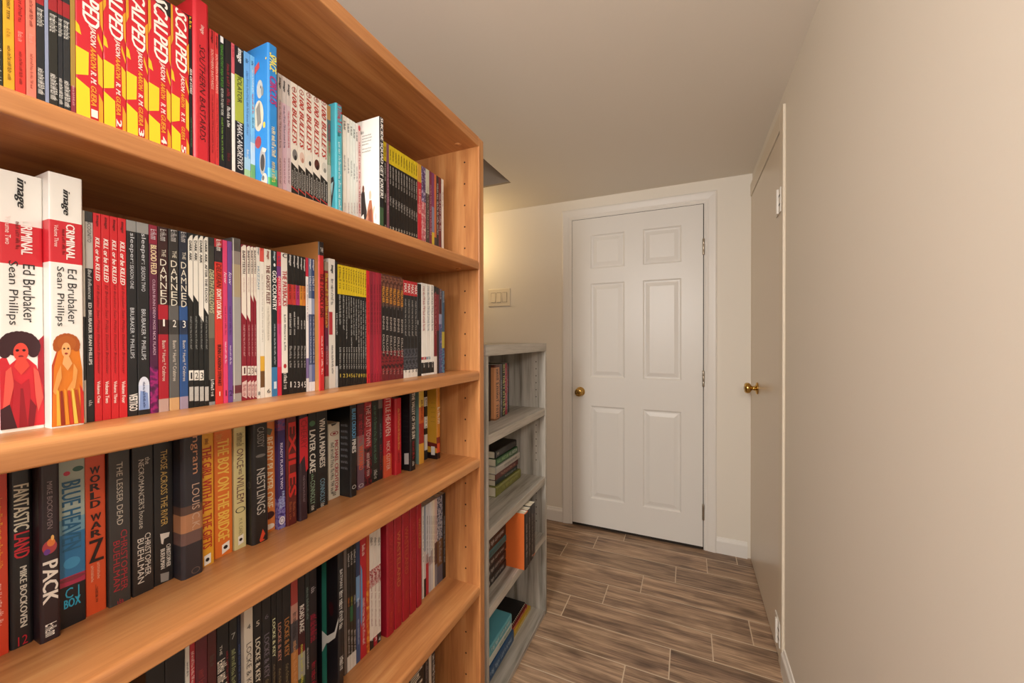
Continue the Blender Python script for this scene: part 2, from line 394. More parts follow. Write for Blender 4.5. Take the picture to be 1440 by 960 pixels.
class Sheet:
    """flat print on a surface; P maps (u, v, layer) to a point; hw = height of the sheet over its width"""
    def __init__(s, P, hw=1, gap=.02): s.P, s.hw, s.gap, s.items = P, hw, gap, []
    def add(s, vs, fs, col): s.items.append((vs, fs, col, len(s.items)))
    def text(s, t):
        st, col, v0, v1, size, c, fl = t
        def put(w_, f, st=st):
            vs, fs = glyphs(st, fl)
            dx = .05 / max(ASP.get((st, 'b' in fl, 'i' in fl), 1), .4) if 'b' in fl and st[0] != '~' else 0
            for i in ((0, 1, 2) if dx else (0,)):     # heavier strokes: the letter again, a hair to the side
                s.add([f(a * (1 - 2 * dx) + i * dx, b_) for a, b_ in vs], fs, col)
        if 's' in fl:
            dv = (v1 - v0) / len(st)
            for i, ch in enumerate(st):
                put(size, lambda a, b_: (c - size / 2 + size * a, v0 + dv * i + dv * (.92 - .84 * b_)), ch)
        elif 'h' in fl:
            glyphs(st, fl)
            q = min(size, ASP.get((st, 'b' in fl, 'i' in fl), 1) * (v1 - v0) * s.hw * 1.5)
            put(q, lambda a, b_: (c - q / 2 + q * a, v1 - (v1 - v0) * b_))
        else:
            put(size, lambda a, b_: (c + size * (b_ - .5), v0 + (v1 - v0) * a))
    def art(s, a):
        if a[0] == 'P': s.add(a[2], [tuple(range(len(a[2])))], a[1])
        else:
            _, col, u, v, ru, rv = a
            T = [2 * math.pi * i / 20 for i in range(20)]
            o = [(u + ru * math.cos(t), v + rv * math.sin(t)) for t in T]
            if a[0] == 'E': s.add(o, [tuple(range(20))], col)
            else:
                q = [(u + ru * .78 * math.cos(t), v + rv * .78 * math.sin(t)) for t in T]
                s.add(o + q, [(i, (i + 1) % 20, 20 + (i + 1) % 20, 20 + i) for i in range(20)], col)
    def build(s, name, parent):
        rows = sorted(s.items, key=lambda q: min(p[1] for p in q[0])); cl = []; end = None
        for it in rows:                               # print that stands well apart becomes a part of its own
            lo, hi = min(p[1] for p in it[0]), max(p[1] for p in it[0])
            if end is None or lo > end + s.gap: cl.append([])
            cl[-1].append(it); end = hi if end is None else max(end, hi)
        for items in cl:
            V, Fc, mi, cols = [], [], [], []
            for vs, fs, col, k in sorted(items, key=lambda q: q[3]):
                if col not in cols: cols.append(col)
                n = len(V); V += [s.P(u, v, k) for u, v in vs]
                Fc += [tuple(i + n for i in q) for q in fs]; mi += [cols.index(col)] * len(fs)
            me = bpy.data.meshes.new(name); me.from_pydata(V, [], Fc)
            link(name, me, [mat(c) for c in cols], parent)
            for p, i in zip(me.polygons, mi): p.material_index = i

# ------------------------------------------------------------------ books
PAGE = mat('d9cfb8', .8)
SHELF_Z = {1: 1.4881, 2: 1.1601, 3: .8991, 4: .5151, 5: .1051}
SHELF_N = {1: 'books on the top shelf', 2: 'books on the second shelf', 3: 'books on the third shelf', 4: 'books on the fourth shelf', 5: 'books on the lowest shelf'}
def book_parts(root, w, h, d, hc, bands, texts, art, face=None, fa=(), ft=()):
    """spine at local +x, foot at z = 0; parts parented to root"""
    t = (.0026 if hc == 1 else .0008); t = min(t, w * .16)
    bul = {0: min(.0008, w * .08), 1: min(.0035, w * .14), 2: min(.0028, w * .11)}[hc]
    fl = .62 if hc else .9                            # flat middle of the spine, rounded towards the joints
    def off(u): return -bul * max(0, (abs(2 * u - 1) - fl) / (1 - fl)) ** 2
    us = [0, .03, .08, .13, .19, .5, .81, .87, .92, .97, 1]
    outer = [(-d / 2, -w / 2)] + [(d / 2 + off(u), (u - .5) * w) for u in us] + [(-d / 2, w / 2)]
    inner = [(-d / 2, -w / 2 + t)] + [(min(d / 2 + off(u) - t, d / 2 - t - bul * .6), (u - .5) * (w - 2 * t)) for u in us] + [(-d / 2, w / 2 - t)]
    zs = [h] + [h * (1 - v) for v, _ in bands[:-1]] + [0]
    cols = [c for _, c in bands]
    fcol = face or None
    mats = []
    def mi(c):
        if c not in mats: mats.append(c)
        return mats.index(c)
    V, Fc, MI = [], [], []
    n = len(outer)
    for z in zs:
        V += [(x, y, z) for x, y in outer]
    base_i = len(V)
    V += [(x, y, h) for x, y in inner] + [(x, y, 0) for x, y in inner]
    for k, c in enumerate(cols):
        for i in range(n - 1):
            a, b_ = k * n + i, (k + 1) * n + i
            Fc.append((b_, b_ + 1, a + 1, a)); MI.append(mi(fcol if fcol and i in (0, n - 2) else c))
    last = (len(zs) - 1) * n
    pg = mi('e6e0d2')
    for i in range(n - 1):
        Fc.append((base_i + i, base_i + i + 1, base_i + n + i + 1, base_i + n + i)); MI.append(pg)
        Fc.append((i, i + 1, base_i + i + 1, base_i + i)); MI.append(mi(fcol or cols[0]))
        Fc.append((base_i + n + i, base_i + n + i + 1, last + i + 1, last + i)); MI.append(mi(cols[-1]))
    Fc.append((0, base_i, base_i + n, last)); MI.append(pg)
    Fc.append((n - 1, last + n - 1, base_i + 2 * n - 1, base_i + n - 1)); MI.append(pg)
    # side walls of the open back edge between bands stay inside the two faces above
    me = bpy.data.meshes.new('cover'); me.from_pydata(V, [], Fc)
    cv = link('cover', me, [mat(c) for c in mats], root)
    for p_, i in zip(me.polygons, MI):
        p_.material_index = i
    ins = .003 if hc == 1 else .0006
    boxes('page_block', [(-d / 2 + ins, d / 2 - t - bul - .0006, -w / 2 + t + .0001, w / 2 - t - .0001, ins, h - ins)], PAGE, root)
    def P(e):
        return lambda u, v, k: (d / 2 + e + k * .00003, (min(max(u, .0), 1.) - .5) * w, h * (1 - v))
    s = Sheet(P(.00012), h / w, .018 / h)
    for a in art: s.art(a)
    s.build('spine_print', cv)
    s = Sheet(P(.0006), h / w, .018 / h)
    for q in texts: s.text(q)
    s.build('spine_lettering', cv)
    if fa or ft:
        s = Sheet(lambda u, v, k: (-d / 2 + u * d, -w / 2 - .0001 - k * .00003, h * (1 - v)), h / d, .018 / h)
        for a in fa: s.art(a)
        for st, col, u0, u1, v, vh in ft:
            vs, fs = glyphs(st, '')
            s.add([(u0 + (u1 - u0) * a, v + vh * (.5 - b_)) for a, b_ in vs], fs, col)
        s.build('cover_print', cv)
    return cv
def B(row, y0, y1, x, h, d, hc, name, label, bands, texts, art, face=None, fa=(), ft=()):
    root = thing(name, label, 'book', (x - d / 2, (y0 + y1) / 2, SHELF_Z[row]), SHELF_N[row])
    book_parts(root, y1 - y0, h, d, hc, bands, texts, art, face, fa, ft)
B(1,.1519,.1582,-.667,.242,.155,0,'comic_book','dark green-black comic cut by the frame on the top shelf',[(1,'20261f')],[('~6','cfd2c4',.665,.826,.6,.5,'')],[])
B(1,.1585,.1662,-.667,.242,.155,0,'comic_book','mustard yellow paperback with small dark lettering on the top shelf',[(1,'e3aa26')],[('~3','5a4310',.393,.538,.4,.5,'b'),('~1','b98716',.582,.62,.4,.5,''),('~5','7a5c14',.657,.808,.35,.5,'b')],[])
B(1,.1665,.174,-.667,.242,.155,0,'comic_book','scarlet paperback with darker red lettering on the top shelf',[(1,'d8392f')],[('~4','7a1512',.366,.529,.35,.5,'b'),('~2','f0a090',.571,.616,.45,.5,''),('~5','8d1d18',.661,.808,.3,.5,'b')],[])
B(1,.1744,.1817,-.667,.242,.155,0,'comic_book','salmon pink paperback on the top shelf',[(1,'e8816c')],[('~5','8a3b30',.373,.525,.35,.5,'b'),('~2','d8a090',.561,.6,.4,.5,''),('~6','9c4a3c',.649,.808,.3,.5,'b')],[])
B(1,.1821,.188,-.667,.242,.155,0,'comic_book','black comic with wide white title blocks beside the salmon one on the top shelf',[(.33,'1c2026'),(.4,'a02028'),(.44,'1c2026'),(1,'1c2026')],[('~4','e8e8e0',.422,.504,.85,.5,'b'),('~5','dcdcd6',.699,.818,.8,.5,'b')],[])
B(1,.1883,.1911,-.667,.242,.155,0,'comic_book','slim blue-grey book without lettering on the top shelf',[(1,'8f9bb8')],[],[])
B(1,.1914,.1982,-.667,.242,.155,0,'comic_book','black comic with two blocky white words on the top shelf',[(.33,'22231f'),(.4,'a02028'),(.44,'22231f'),(1,'22231f')],[('~4','e8e8e0',.418,.502,.85,.5,'b'),('~5','dcdcd6',.701,.822,.8,.5,'b')],[])
B(1,.1985,.2023,-.667,.242,.155,0,'comic_book','very thin black comic with grey lettering on the top shelf',[(.33,'20242a'),(.4,'a02028'),(.44,'20242a'),(1,'20242a')],[('~4','e8e8e0',.421,.506,.85,.5,'b'),('~5','dcdcd6',.707,.83,.8,.5,'b')],[])
B(1,.2026,.2083,-.667,.242,.155,0,'comic_book','black comic with white bar beside the brown one on the top shelf',[(.33,'25282b'),(.4,'a02028'),(.44,'25282b'),(1,'25282b')],[('~4','e8e8e0',.419,.505,.85,.5,'b'),('~5','dcdcd6',.708,.832,.8,.5,'b')],[])
B(1,.2086,.2126,-.667,.242,.155,0,'comic_book','thin brown and maroon comic on the top shelf',[(.72,'a5843c'),(1,'8c3040')],[('~5','d8a0a8',.716,.814,.5,.5,'')],[])
B(1,.2129,.237,-.667,.242,.155,0,'comic_book','fat red and yellow comic with a white 1 at its foot on the top shelf',[(1,'cf2231')],[('SCALPED','f6efe6',.038,.381,.62,.55,'bi'),('JASON','f3e3d8',.378,.478,.2,.62,'bi'),('AARON','e7a433',.481,.596,.2,.62,'bi'),('R. M.','f3e3d8',.603,.667,.2,.62,'bi'),('GUERA','e7a433',.678,.778,.2,.62,'bi'),('1','f6efe6',.796,.835,.24,.64,'b')],[('P','e8c828',[(0,.388),(.12,.403),(.2,.446),(0,.439)]),('P','ecd22c',[(0,.51),(.46,.517),(.44,.631),(0,.653)]),('P','f0d62a',[(0,.667),(.48,.696),(.5,.867),(0,.882)]),('P','e8b428',[(.8,.396),(.98,.46),(.97,.481),(.78,.424)]),('P','e6bf2a',[(.78,.503),(.97,.524),(.97,.667),(.8,.653)]),('P','e6a828',[(.82,.703),(.97,.739),(.97,.882),(.8,.882)]),('P','e8a02a',[(.86,.238),(.99,.217),(.99,.381),(.9,.346)]),('P','d9a324',[(0,.06),(.1,.074),(.12,.238),(0,.274)])])
B(1,.2373,.2588,-.667,.242,.155,0,'comic_book','fat red and yellow comic with a white 2 at its foot on the top shelf',[(1,'cf2231')],[('SCALPED','f6efe6',.021,.379,.62,.55,'bi'),('JASON','f3e3d8',.379,.472,.2,.62,'bi'),('AARON','e7a433',.472,.588,.2,.62,'bi'),('R. M.','f3e3d8',.603,.67,.2,.62,'bi'),('GUERA','e7a433',.678,.775,.2,.62,'bi'),('2','f6efe6',.797,.838,.24,.64,'b')],[('P','e8c828',[(0,.387),(.12,.401),(.2,.446),(0,.439)]),('P','ecd22c',[(0,.513),(.46,.521),(.44,.64),(0,.663)]),('P','f0d62a',[(0,.678),(.48,.707),(.5,.887),(0,.902)]),('P','e8b428',[(.8,.394),(.98,.461),(.97,.484),(.78,.424)]),('P','e6bf2a',[(.78,.506),(.97,.528),(.97,.678),(.8,.663)]),('P','e6a828',[(.82,.715),(.97,.752),(.97,.902),(.8,.902)]),('P','e8a02a',[(.86,.23),(.99,.207),(.99,.379),(.9,.342)]),('P','d9a324',[(0,.043),(.1,.058),(.12,.23),(0,.267)])])
B(1,.2591,.2817,-.667,.242,.155,0,'comic_book','fat red and yellow comic with a white 3 at its foot on the top shelf',[(1,'cf2231')],[('SCALPED','f6efe6',.004,.377,.62,.55,'bi'),('JASON','f3e3d8',.377,.478,.2,.62,'bi'),('AARON','e7a433',.486,.591,.2,.62,'bi'),('R. M.','f3e3d8',.61,.676,.2,.62,'bi'),('GUERA','e7a433',.684,.785,.2,.62,'bi'),('3','f6efe6',.8,.843,.24,.64,'b')],[('P','e8c828',[(0,.385),(.12,.4),(.2,.447),(0,.439)]),('P','ecd22c',[(0,.517),(.46,.524),(.44,.649),(0,.672)]),('P','f0d62a',[(0,.688),(.48,.719),(.5,.905),(0,.921)]),('P','e8b428',[(.8,.392),(.98,.462),(.97,.486),(.78,.423)]),('P','e6bf2a',[(.78,.509),(.97,.532),(.97,.688),(.8,.672)]),('P','e6a828',[(.82,.727),(.97,.765),(.97,.921),(.8,.921)]),('P','e8a02a',[(.86,.221),(.99,.198),(.99,.377),(.9,.338)]),('P','d9a324',[(0,.027),(.1,.043),(.12,.221),(0,.26)])])
B(1,.282,.3073,-.667,.242,.155,0,'comic_book','fat red and yellow comic with a white 4 at its foot on the top shelf',[(1,'cf2231')],[('SCALPED','f6efe6',.004,.374,.62,.55,'bi'),('JASON','f3e3d8',.374,.48,.2,.62,'bi'),('AARON','e7a433',.488,.585,.2,.62,'bi'),('R. M.','f3e3d8',.605,.666,.2,.62,'bi'),('GUERA','e7a433',.674,.776,.2,.62,'bi'),('4','f6efe6',.796,.84,.24,.64,'b')],[('P','e8c828',[(0,.382),(.12,.399),(.2,.447),(0,.439)]),('P','ecd22c',[(0,.52),(.46,.528),(.44,.658),(0,.682)]),('P','f0d62a',[(0,.699),(.48,.731),(.5,.925),(0,.942)]),('P','e8b428',[(.8,.391),(.98,.464),(.97,.488),(.78,.423)]),('P','e6bf2a',[(.78,.512),(.97,.536),(.97,.699),(.8,.682)]),('P','e6a828',[(.82,.739),(.97,.78),(.97,.942),(.8,.942)]),('P','e8a02a',[(.86,.212),(.99,.188),(.99,.374),(.9,.334)]),('P','d9a324',[(0,.01),(.1,.004),(.12,.212),(0,.253)]),('P','201d1c',[(0,.004),(1,.004),(1,.091),(.5,.075),(.3,.042),(0,.058)])])
B(1,.3076,.3293,-.667,.242,.155,0,'comic_book','fat red and yellow comic with a white 5 at its foot on the top shelf',[(1,'cf2231')],[('SCALPED','f6efe6',.004,.37,.62,.55,'bi'),('JASON','f3e3d8',.383,.488,.2,.62,'bi'),('AARON','e7a433',.492,.581,.2,.62,'bi'),('R. M.','f3e3d8',.61,.665,.2,.62,'bi'),('GUERA','e7a433',.694,.77,.2,.62,'bi'),('5','f6efe6',.804,.85,.24,.64,'b')],[('P','e8c828',[(0,.378),(.12,.395),(.2,.446),(0,.437)]),('P','ecd22c',[(0,.522),(.46,.53),(.44,.665),(0,.69)]),('P','f0d62a',[(0,.707),(.48,.741),(.5,.943),(0,.96)]),('P','e8b428',[(.8,.387),(.98,.463),(.97,.488),(.78,.42)]),('P','e6bf2a',[(.78,.513),(.97,.538),(.97,.707),(.8,.69)]),('P','e6a828',[(.82,.749),(.97,.791),(.97,.96),(.8,.96)]),('P','e8a02a',[(.86,.201),(.99,.176),(.99,.37),(.9,.328)]),('P','d9a324',[(0,.004),(.1,.007),(.12,.201),(0,.243)]),('P','201d1c',[(0,.004),(1,.004),(1,.016),(.5,.004),(.3,.004),(0,.004)])])
B(1,.3297,.3333,-.667,.242,.155,0,'comic_book','thin black comic leaning on the tall red hardback on the top shelf',[(1,'17161a')],[('SEA OF STARS','d9d6d0',.319,.474,.8,.5,'bi'),('~1','e3c42a',.009,.082,.8,.5,''),('~6','4d8b60',.616,.793,.4,.5,'')],[])
B(1,.3336,.3542,-.663,.272,.155,1,'hardcover_book','tall red hardback with black title on the top shelf',[(1,'c92430')],[('SOUTHERN BASTARDS','4a1014',.245,.767,.36,.52,'i'),('image','f0d9d0',.132,.179,.3,.52,'i')],[])
B(1,.3565,.3632,-.667,.242,.155,0,'comic_book','red paperback with white title touching the tall red hardback on the top shelf',[(1,'d33438')],[('SOUTHERN BASTARDS','f2c8b8',.124,.376,.5,.5,''),('image','5a1014',.004,.084,.5,.5,'bi'),('~7','8c1c20',.408,.781,.3,.5,'')],[])
B(1,.3636,.3688,-.667,.242,.155,0,'comic_book','red paperback with white title touching a black comic on the top shelf',[(1,'d63a3c')],[('SOUTHERN BASTARDS','f2c8b8',.138,.388,.55,.5,''),('image','5a1014',.02,.102,.5,.5,'bi'),('~7','8c1c20',.42,.801,.3,.5,'')],[])
B(1,.3692,.3778,-.667,.242,.155,0,'comic_book','black comic with green lettering on the top shelf',[(1,'15161a')],[('TEENAGE MUTANT NINJA TURTLES','5ea83a',.054,.329,.4,.5,''),('RETURN TO NEW YORK','d6d8cc',.339,.513,.4,.5,''),('1','e8e8e8',.004,.045,.5,.5,'b'),('~6','7fae46',.527,.802,.3,.5,'')],[])
B(1,.3783,.3876,-.667,.242,.155,0,'comic_book','black comic with dark red lettering on the top shelf',[(1,'1a1316')],[('~4','8e2430',.158,.428,.5,.5,''),('~2','d6d3cf',.437,.568,.5,.5,''),('~2','6e1a26',.74,.791,.5,.5,'')],[])
B(1,.388,.3927,-.667,.242,.155,0,'comic_book','thin white comic with pink top beside a green label on the top shelf',[(.2,'d6606a'),(1,'eeeae0')],[('~1','c03048',.016,.091,.6,.5,'b')],[])
B(1,.393,.4067,-.667,.242,.155,0,'comic_book','black comic with lime panel on the top shelf',[(.19,'17161a'),(.5,'a7b13c'),(1,'17161a')],[('VIOLATOR','23231a',.175,.371,.5,.5,''),('MARC ANDREYKO','ecebe6',.504,.819,.6,.5,'i'),('image','eae8e2',.008,.103,.65,.5,'bi')],[])
B(1,.4074,.4171,-.667,.242,.155,0,'comic_book','wider light blue comic with green foot on the top shelf',[(.72,'70b0e6'),(.8,'a9d4ea'),(1,'a8cf9a')],[('~1','20303c',.046,.075,.5,.5,''),('~9','5077a8',.129,.566,.35,.5,''),('~2','e0e8e0',.663,.722,.4,.5,'')],[])
B(1,.4175,.4248,-.667,.242,.155,0,'comic_book','narrower light blue comic with red and white lettering on the top shelf',[(.6,'7cc3ec'),(.75,'c9e4ee'),(1,'7db36a')],[('~1','20303c',.037,.066,.5,.5,''),('~5','e6eef0',.096,.253,.35,.5,''),('~4','d04a40',.263,.401,.35,.5,''),('~2','405880',.426,.499,.4,.5,'')],[])
B(1,.4251,.4416,-.633,.258,.155,1,'hardcover_book','tall blue hardback with yellow and pink lettering on the top shelf',[(.8,'2a86d0'),(.86,'58b0c0'),(1,'3fa05a')],[('SPACE','efe04a',.059,.178,.7,.5,'bi'),('CIRCUS','b02a6c',.206,.39,.7,.5,'bi'),('~3','f0e0a0',.527,.72,.4,.5,'i'),('~2','e8d060',.757,.886,.4,.5,'i')],[],'2f86cf',[('E','b9bab4',.86,.28,.05,.06),('E','d7c9b0',.84,.45,.08,.1),('E','e0c040',.93,.52,.02,.02),('E','a9a7a2',.9,.75,.05,.09),('E','484038',.9,.76,.035,.055),('E','a83a3a',.83,.62,.05,.04),('P','c8423c',[(.7,.16),(.85,.1),(.86,.14),(.72,.2)]),('E','c8c8c0',.93,.88,.05,.05),('E','6a6a6c',.91,.86,.02,.016),('E','8a8c88',.905,.3,.02,.03),('P','8a8478',[(.8,.4),(.86,.36),(.88,.5),(.82,.52)]),('E','3a3430',.88,.27,.006,.01),('P','d8d0c0',[(.9,.66),(.97,.68),(.95,.7),(.9,.69)]),('E','e06a70',.86,.95,.06,.02),('E','f0d070',.97,.1,.01,.008)],[])
B(1,.4653,.4728,-.667,.242,.155,0,'comic_book','pale pink comic with black maker mark, first of three on the top shelf',[(.2,'dcd3ce'),(1,'e6c6cc')],[('image','26222a',.025,.109,.6,.5,'bi'),('~7','7a4a5a',.193,.55,.45,.5,''),('~6','8a5a66',.623,.812,.4,.5,'')],[])
B(1,.4733,.481,-.667,.242,.155,0,'comic_book','pale pink comic with black maker mark, second of three on the top shelf',[(.2,'dcd3ce'),(1,'e3c2d0')],[('image','26222a',.031,.116,.6,.5,'bi'),('~7','4a4a6c',.216,.535,.45,.5,''),('~6','8a5a66',.609,.8,.4,.5,'')],[])
B(1,.4815,.4897,-.667,.242,.155,0,'comic_book','pale pink comic with black maker mark, third of three on the top shelf',[(.2,'dcd3ce'),(1,'dcc6ce')],[('image','26222a',.037,.122,.6,.5,'bi'),('~7','c2405a',.24,.519,.45,.5,''),('~6','8a5a66',.594,.787,.4,.5,'')],[])
B(1,.4901,.5043,-.667,.242,.155,0,'comic_book','white deluxe comic with red bullets title and grey portrait on the top shelf',[(1,'efe9dd')],[('100 BULLETS','b93a30',.079,.471,.62,.5,'bi'),('1','a8382e',.03,.068,.3,.5,'h'),('~9','d8d8d2',.672,.792,.2,.2,''),('~9','d8d8d2',.65,.803,.2,.5,''),('~9','d8d8d2',.672,.803,.2,.8,'')],[('P','26221f',[(0,.612),(1,.65),(1,.996),(0,.996)]),('P','b8342e',[(0,.792),(1,.819),(1,.83),(0,.803)]),('E','7d7a78',.55,.547,.36,.042),('E','2a2826',.62,.569,.16,.02),('O','9c342c',.5,.052,.34,.019)])
B(1,.5049,.5192,-.667,.242,.155,0,'comic_book','white deluxe comic with red bullets title and pale portrait on the top shelf',[(1,'efe9dd')],[('100 BULLETS','b93a30',.066,.476,.62,.5,'bi'),('2','a8382e',.016,.055,.3,.5,'h'),('~9','d8d8d2',.67,.792,.2,.2,''),('~9','d8d8d2',.648,.803,.2,.5,''),('~9','d8d8d2',.67,.803,.2,.8,'')],[('P','26221f',[(0,.609),(1,.648),(1,.996),(0,.996)]),('P','b8342e',[(0,.792),(1,.82),(1,.831),(0,.803)]),('E','e3c7b8',.55,.543,.36,.042),('E','c08a78',.62,.565,.16,.02),('O','9c342c',.5,.038,.34,.019)])
B(1,.5198,.5357,-.667,.242,.155,0,'comic_book','white deluxe comic with red bullets title and split black portrait on the top shelf',[(1,'efe9dd')],[('100 BULLETS','b93a30',.052,.47,.62,.5,'bi'),('3','a8382e',.004,.041,.3,.5,'h'),('~9','d8d8d2',.668,.792,.2,.2,''),('~9','d8d8d2',.645,.804,.2,.5,''),('~9','d8d8d2',.668,.804,.2,.8,'')],[('P','26221f',[(0,.606),(1,.645),(1,.996),(0,.996)]),('P','b8342e',[(0,.792),(1,.821),(1,.832),(0,.804)]),('E','e9e6dc',.55,.538,.36,.042),('E','1b1a1a',.62,.561,.16,.02),('O','9c342c',.5,.024,.34,.019)])
B(1,.5363,.5525,-.667,.242,.155,0,'comic_book','white deluxe comic with red bullets title and dark brown portrait on the top shelf',[(1,'efe9dd')],[('100 BULLETS','b93a30',.048,.475,.62,.5,'bi'),('4','a8382e',.004,.037,.3,.5,'h'),('~9','d8d8d2',.677,.804,.2,.2,''),('~9','d8d8d2',.654,.815,.2,.5,''),('~9','d8d8d2',.677,.815,.2,.8,'')],[('P','26221f',[(0,.613),(1,.654),(1,.996),(0,.996)]),('P','b8342e',[(0,.804),(1,.832),(1,.844),(0,.815)]),('E','55261c',.55,.544,.36,.042),('E','2a120e',.62,.567,.16,.02),('O','9c342c',.5,.02,.34,.019)])
B(1,.5531,.5699,-.667,.242,.155,0,'comic_book','white deluxe comic with red bullets title and outlined portrait on the top shelf',[(1,'efe9dd')],[('100 BULLETS','b93a30',.033,.468,.62,.5,'bi'),('5','a8382e',.004,.021,.3,.5,'h'),('~9','d8d8d2',.674,.804,.2,.2,''),('~9','d8d8d2',.651,.815,.2,.5,''),('~9','d8d8d2',.674,.815,.2,.8,'')],[('P','26221f',[(0,.61),(1,.651),(1,.996),(0,.996)]),('P','b8342e',[(0,.804),(1,.833),(1,.845),(0,.815)]),('E','d8d3c8',.55,.539,.36,.042),('E','8a867e',.62,.562,.16,.02),('O','9c342c',.5,.004,.34,.019)])
B(1,.5704,.5784,-.667,.242,.155,0,'comic_book','thin comic with tiny multicolour art beside the teal hardback on the top shelf',[(.12,'b98a50'),(.3,'5a6a68'),(.5,'8a9a78'),(1,'c8c2b0')],[('~5','c03040',.159,.398,.5,.5,''),('~6','d0d0c0',.428,.816,.4,.5,'')],[])
B(1,.5787,.5952,-.653,.248,.155,1,'hardcover_book','tall teal hardback with red lettering on the top shelf',[(1,'49b6c8')],[('~2','c2223e',.004,.232,.6,.55,'b'),('~8','d9eef0',.314,.877,.35,.5,''),('~1','202428',.238,.267,.5,.5,'')],[],'49b0c4',[('P','2a3038',[(.86,.62),(.95,.6),(.97,.66),(.92,.84),(.86,.9)]),('P','9fc8d0',[(.9,.66),(.95,.64),(.92,.76)])],[])
B(1,.6086,.6185,-.667,.242,.155,0,'comic_book','first of five thin white comics with small black marks on the top shelf',[(1,'ece4d8')],[('~1','30343a',.048,.122,.6,.5,'b'),('~4','6a6e78',.347,.484,.45,.5,''),('~3','b8a8a8',.765,.859,.4,.5,'')],[])
B(1,.6193,.6274,-.667,.242,.155,0,'comic_book','second of five thin white comics with small black marks on the top shelf',[(1,'eeece6')],[('~1','30343a',.052,.128,.6,.5,'b'),('~4','6a6e78',.355,.494,.45,.5,''),('~3','b8a8a8',.752,.847,.4,.5,'')],[])
B(1,.6282,.6352,-.667,.242,.155,0,'comic_book','third of five thin white comics with small black marks on the top shelf',[(1,'eaf0ea')],[('~1','30343a',.061,.137,.6,.5,'b'),('~4','6a6e78',.366,.506,.45,.5,''),('~3','b8a8a8',.742,.837,.4,.5,'')],[])
B(1,.636,.6432,-.667,.242,.155,0,'comic_book','fourth of five thin white comics with small black marks on the top shelf',[(1,'e6ede9')],[('~1','30343a',.07,.147,.6,.5,'b'),('~4','6a6e78',.378,.519,.45,.5,''),('~3','b8a8a8',.731,.827,.4,.5,'')],[])
B(1,.6441,.6502,-.667,.242,.155,0,'comic_book','fifth of five thin white comics with small black marks on the top shelf',[(1,'ece8e4')],[('~1','30343a',.081,.159,.6,.5,'b'),('~4','6a6e78',.391,.534,.45,.5,''),('~3','b8a8a8',.721,.818,.4,.5,'')],[])
B(1,.651,.6584,-.667,.242,.155,0,'comic_book','thin white comic with red lettering beside the tall white cover on the top shelf',[(1,'e4c9c6')],[('~6','b83440',.157,.809,.6,.5,'')],[('E','c23040',.5,.027,.4,.025)])
B(1,.6587,.6708,-.613,.252,.155,0,'graphic_novel','tall white graphic novel with a black spine on the top shelf',[(.78,'1b1c20'),(1,'3c5a3c')],[('SUICIDE SQUAD','eceae6',.004,.402,.75,.5,'b'),('GET JOKER!','eceae6',.414,.698,.75,.5,'b')],[],'e9e6de',[('P','2a2422',[(.655,.64),(.69,.6),(.72,.63),(.735,.72),(.76,.8),(.75,.995),(.655,.995)]),('E','6a4030',.695,.6,.02,.032),('P','e6e0d6',[(.655,.84),(.7,.82),(.71,.86),(.66,.88)]),('P','b06a48',[(.74,.995),(.745,.88),(.78,.77),(.81,.71),(.85,.71),(.87,.8),(.9,.995)]),('E','d8b8a0',.825,.665,.022,.04),('P','8a4a34',[(.79,.8),(.85,.78),(.86,.995),(.8,.995)]),('P','c08468',[(.68,.93),(.78,.83),(.79,.86),(.71,.95)]),('P','d8b8a0',[(.87,.8),(.9,.76),(.91,.78),(.88,.86)]),('E','c8b0a0',.93,.86,.006,.03)],[('~6','55585a',.68,.85,.135,.012),('~6','55585a',.68,.86,.16,.012),('~6','55585a',.68,.85,.185,.012),('~4','55585a',.68,.8,.21,.012),('~6','55585a',.68,.85,.25,.012),('~5','55585a',.68,.84,.275,.012),('~2','2a2a2c',.655,.71,.1,.03)])
B(1,.7306,.7403,-.667,.242,.155,0,'comic_book','thin black comic with yellow top on the top shelf, first of twelve from near end',[(.19,'e0c81f'),(1,'191819')],[('~3','3a3212',.047,.146,.5,.5,'b'),('~3','c9c8c4',.21,.387,.55,.5,'b'),('~2','c9c8c4',.514,.599,.6,.5,'b'),('~1','e6e2d6',.825,.854,.6,.5,'')],[])
B(1,.7407,.7491,-.667,.242,.155,0,'comic_book','very thin pink-grey comic among the yellow-topped ones on the top shelf',[(1,'8a5a70')],[('~4','c8a0b0',.201,.701,.5,.5,'')],[])
B(1,.7495,.7576,-.667,.242,.155,0,'comic_book','thin black comic with yellow top on the top shelf, second of twelve from near end',[(.19,'e0c81f'),(1,'191819')],[('~3','3a3212',.044,.145,.5,.5,'b'),('~3','c9c8c4',.21,.39,.55,.5,'b'),('~2','c9c8c4',.519,.606,.6,.5,'b'),('~1','e6e2d6',.821,.85,.6,.5,'')],[])
B(1,.7584,.7684,-.667,.242,.155,0,'comic_book','thin black comic with yellow top on the top shelf, third of twelve from near end',[(.19,'e0c81f'),(1,'191819')],[('~3','3a3212',.045,.146,.5,.5,'b'),('~3','c9c8c4',.212,.393,.55,.5,'b'),('~2','c9c8c4',.524,.611,.6,.5,'b'),('~1','e6e2d6',.819,.848,.6,.5,'')],[])
B(1,.7692,.7787,-.667,.242,.155,0,'comic_book','thin black comic with yellow top on the top shelf, fourth of twelve from near end',[(.19,'e0c81f'),(1,'191819')],[('~3','3a3212',.045,.148,.5,.5,'b'),('~3','c9c8c4',.214,.397,.55,.5,'b'),('~2','c9c8c4',.53,.618,.6,.5,'b'),('~1','e6e2d6',.818,.847,.6,.5,'')],[])
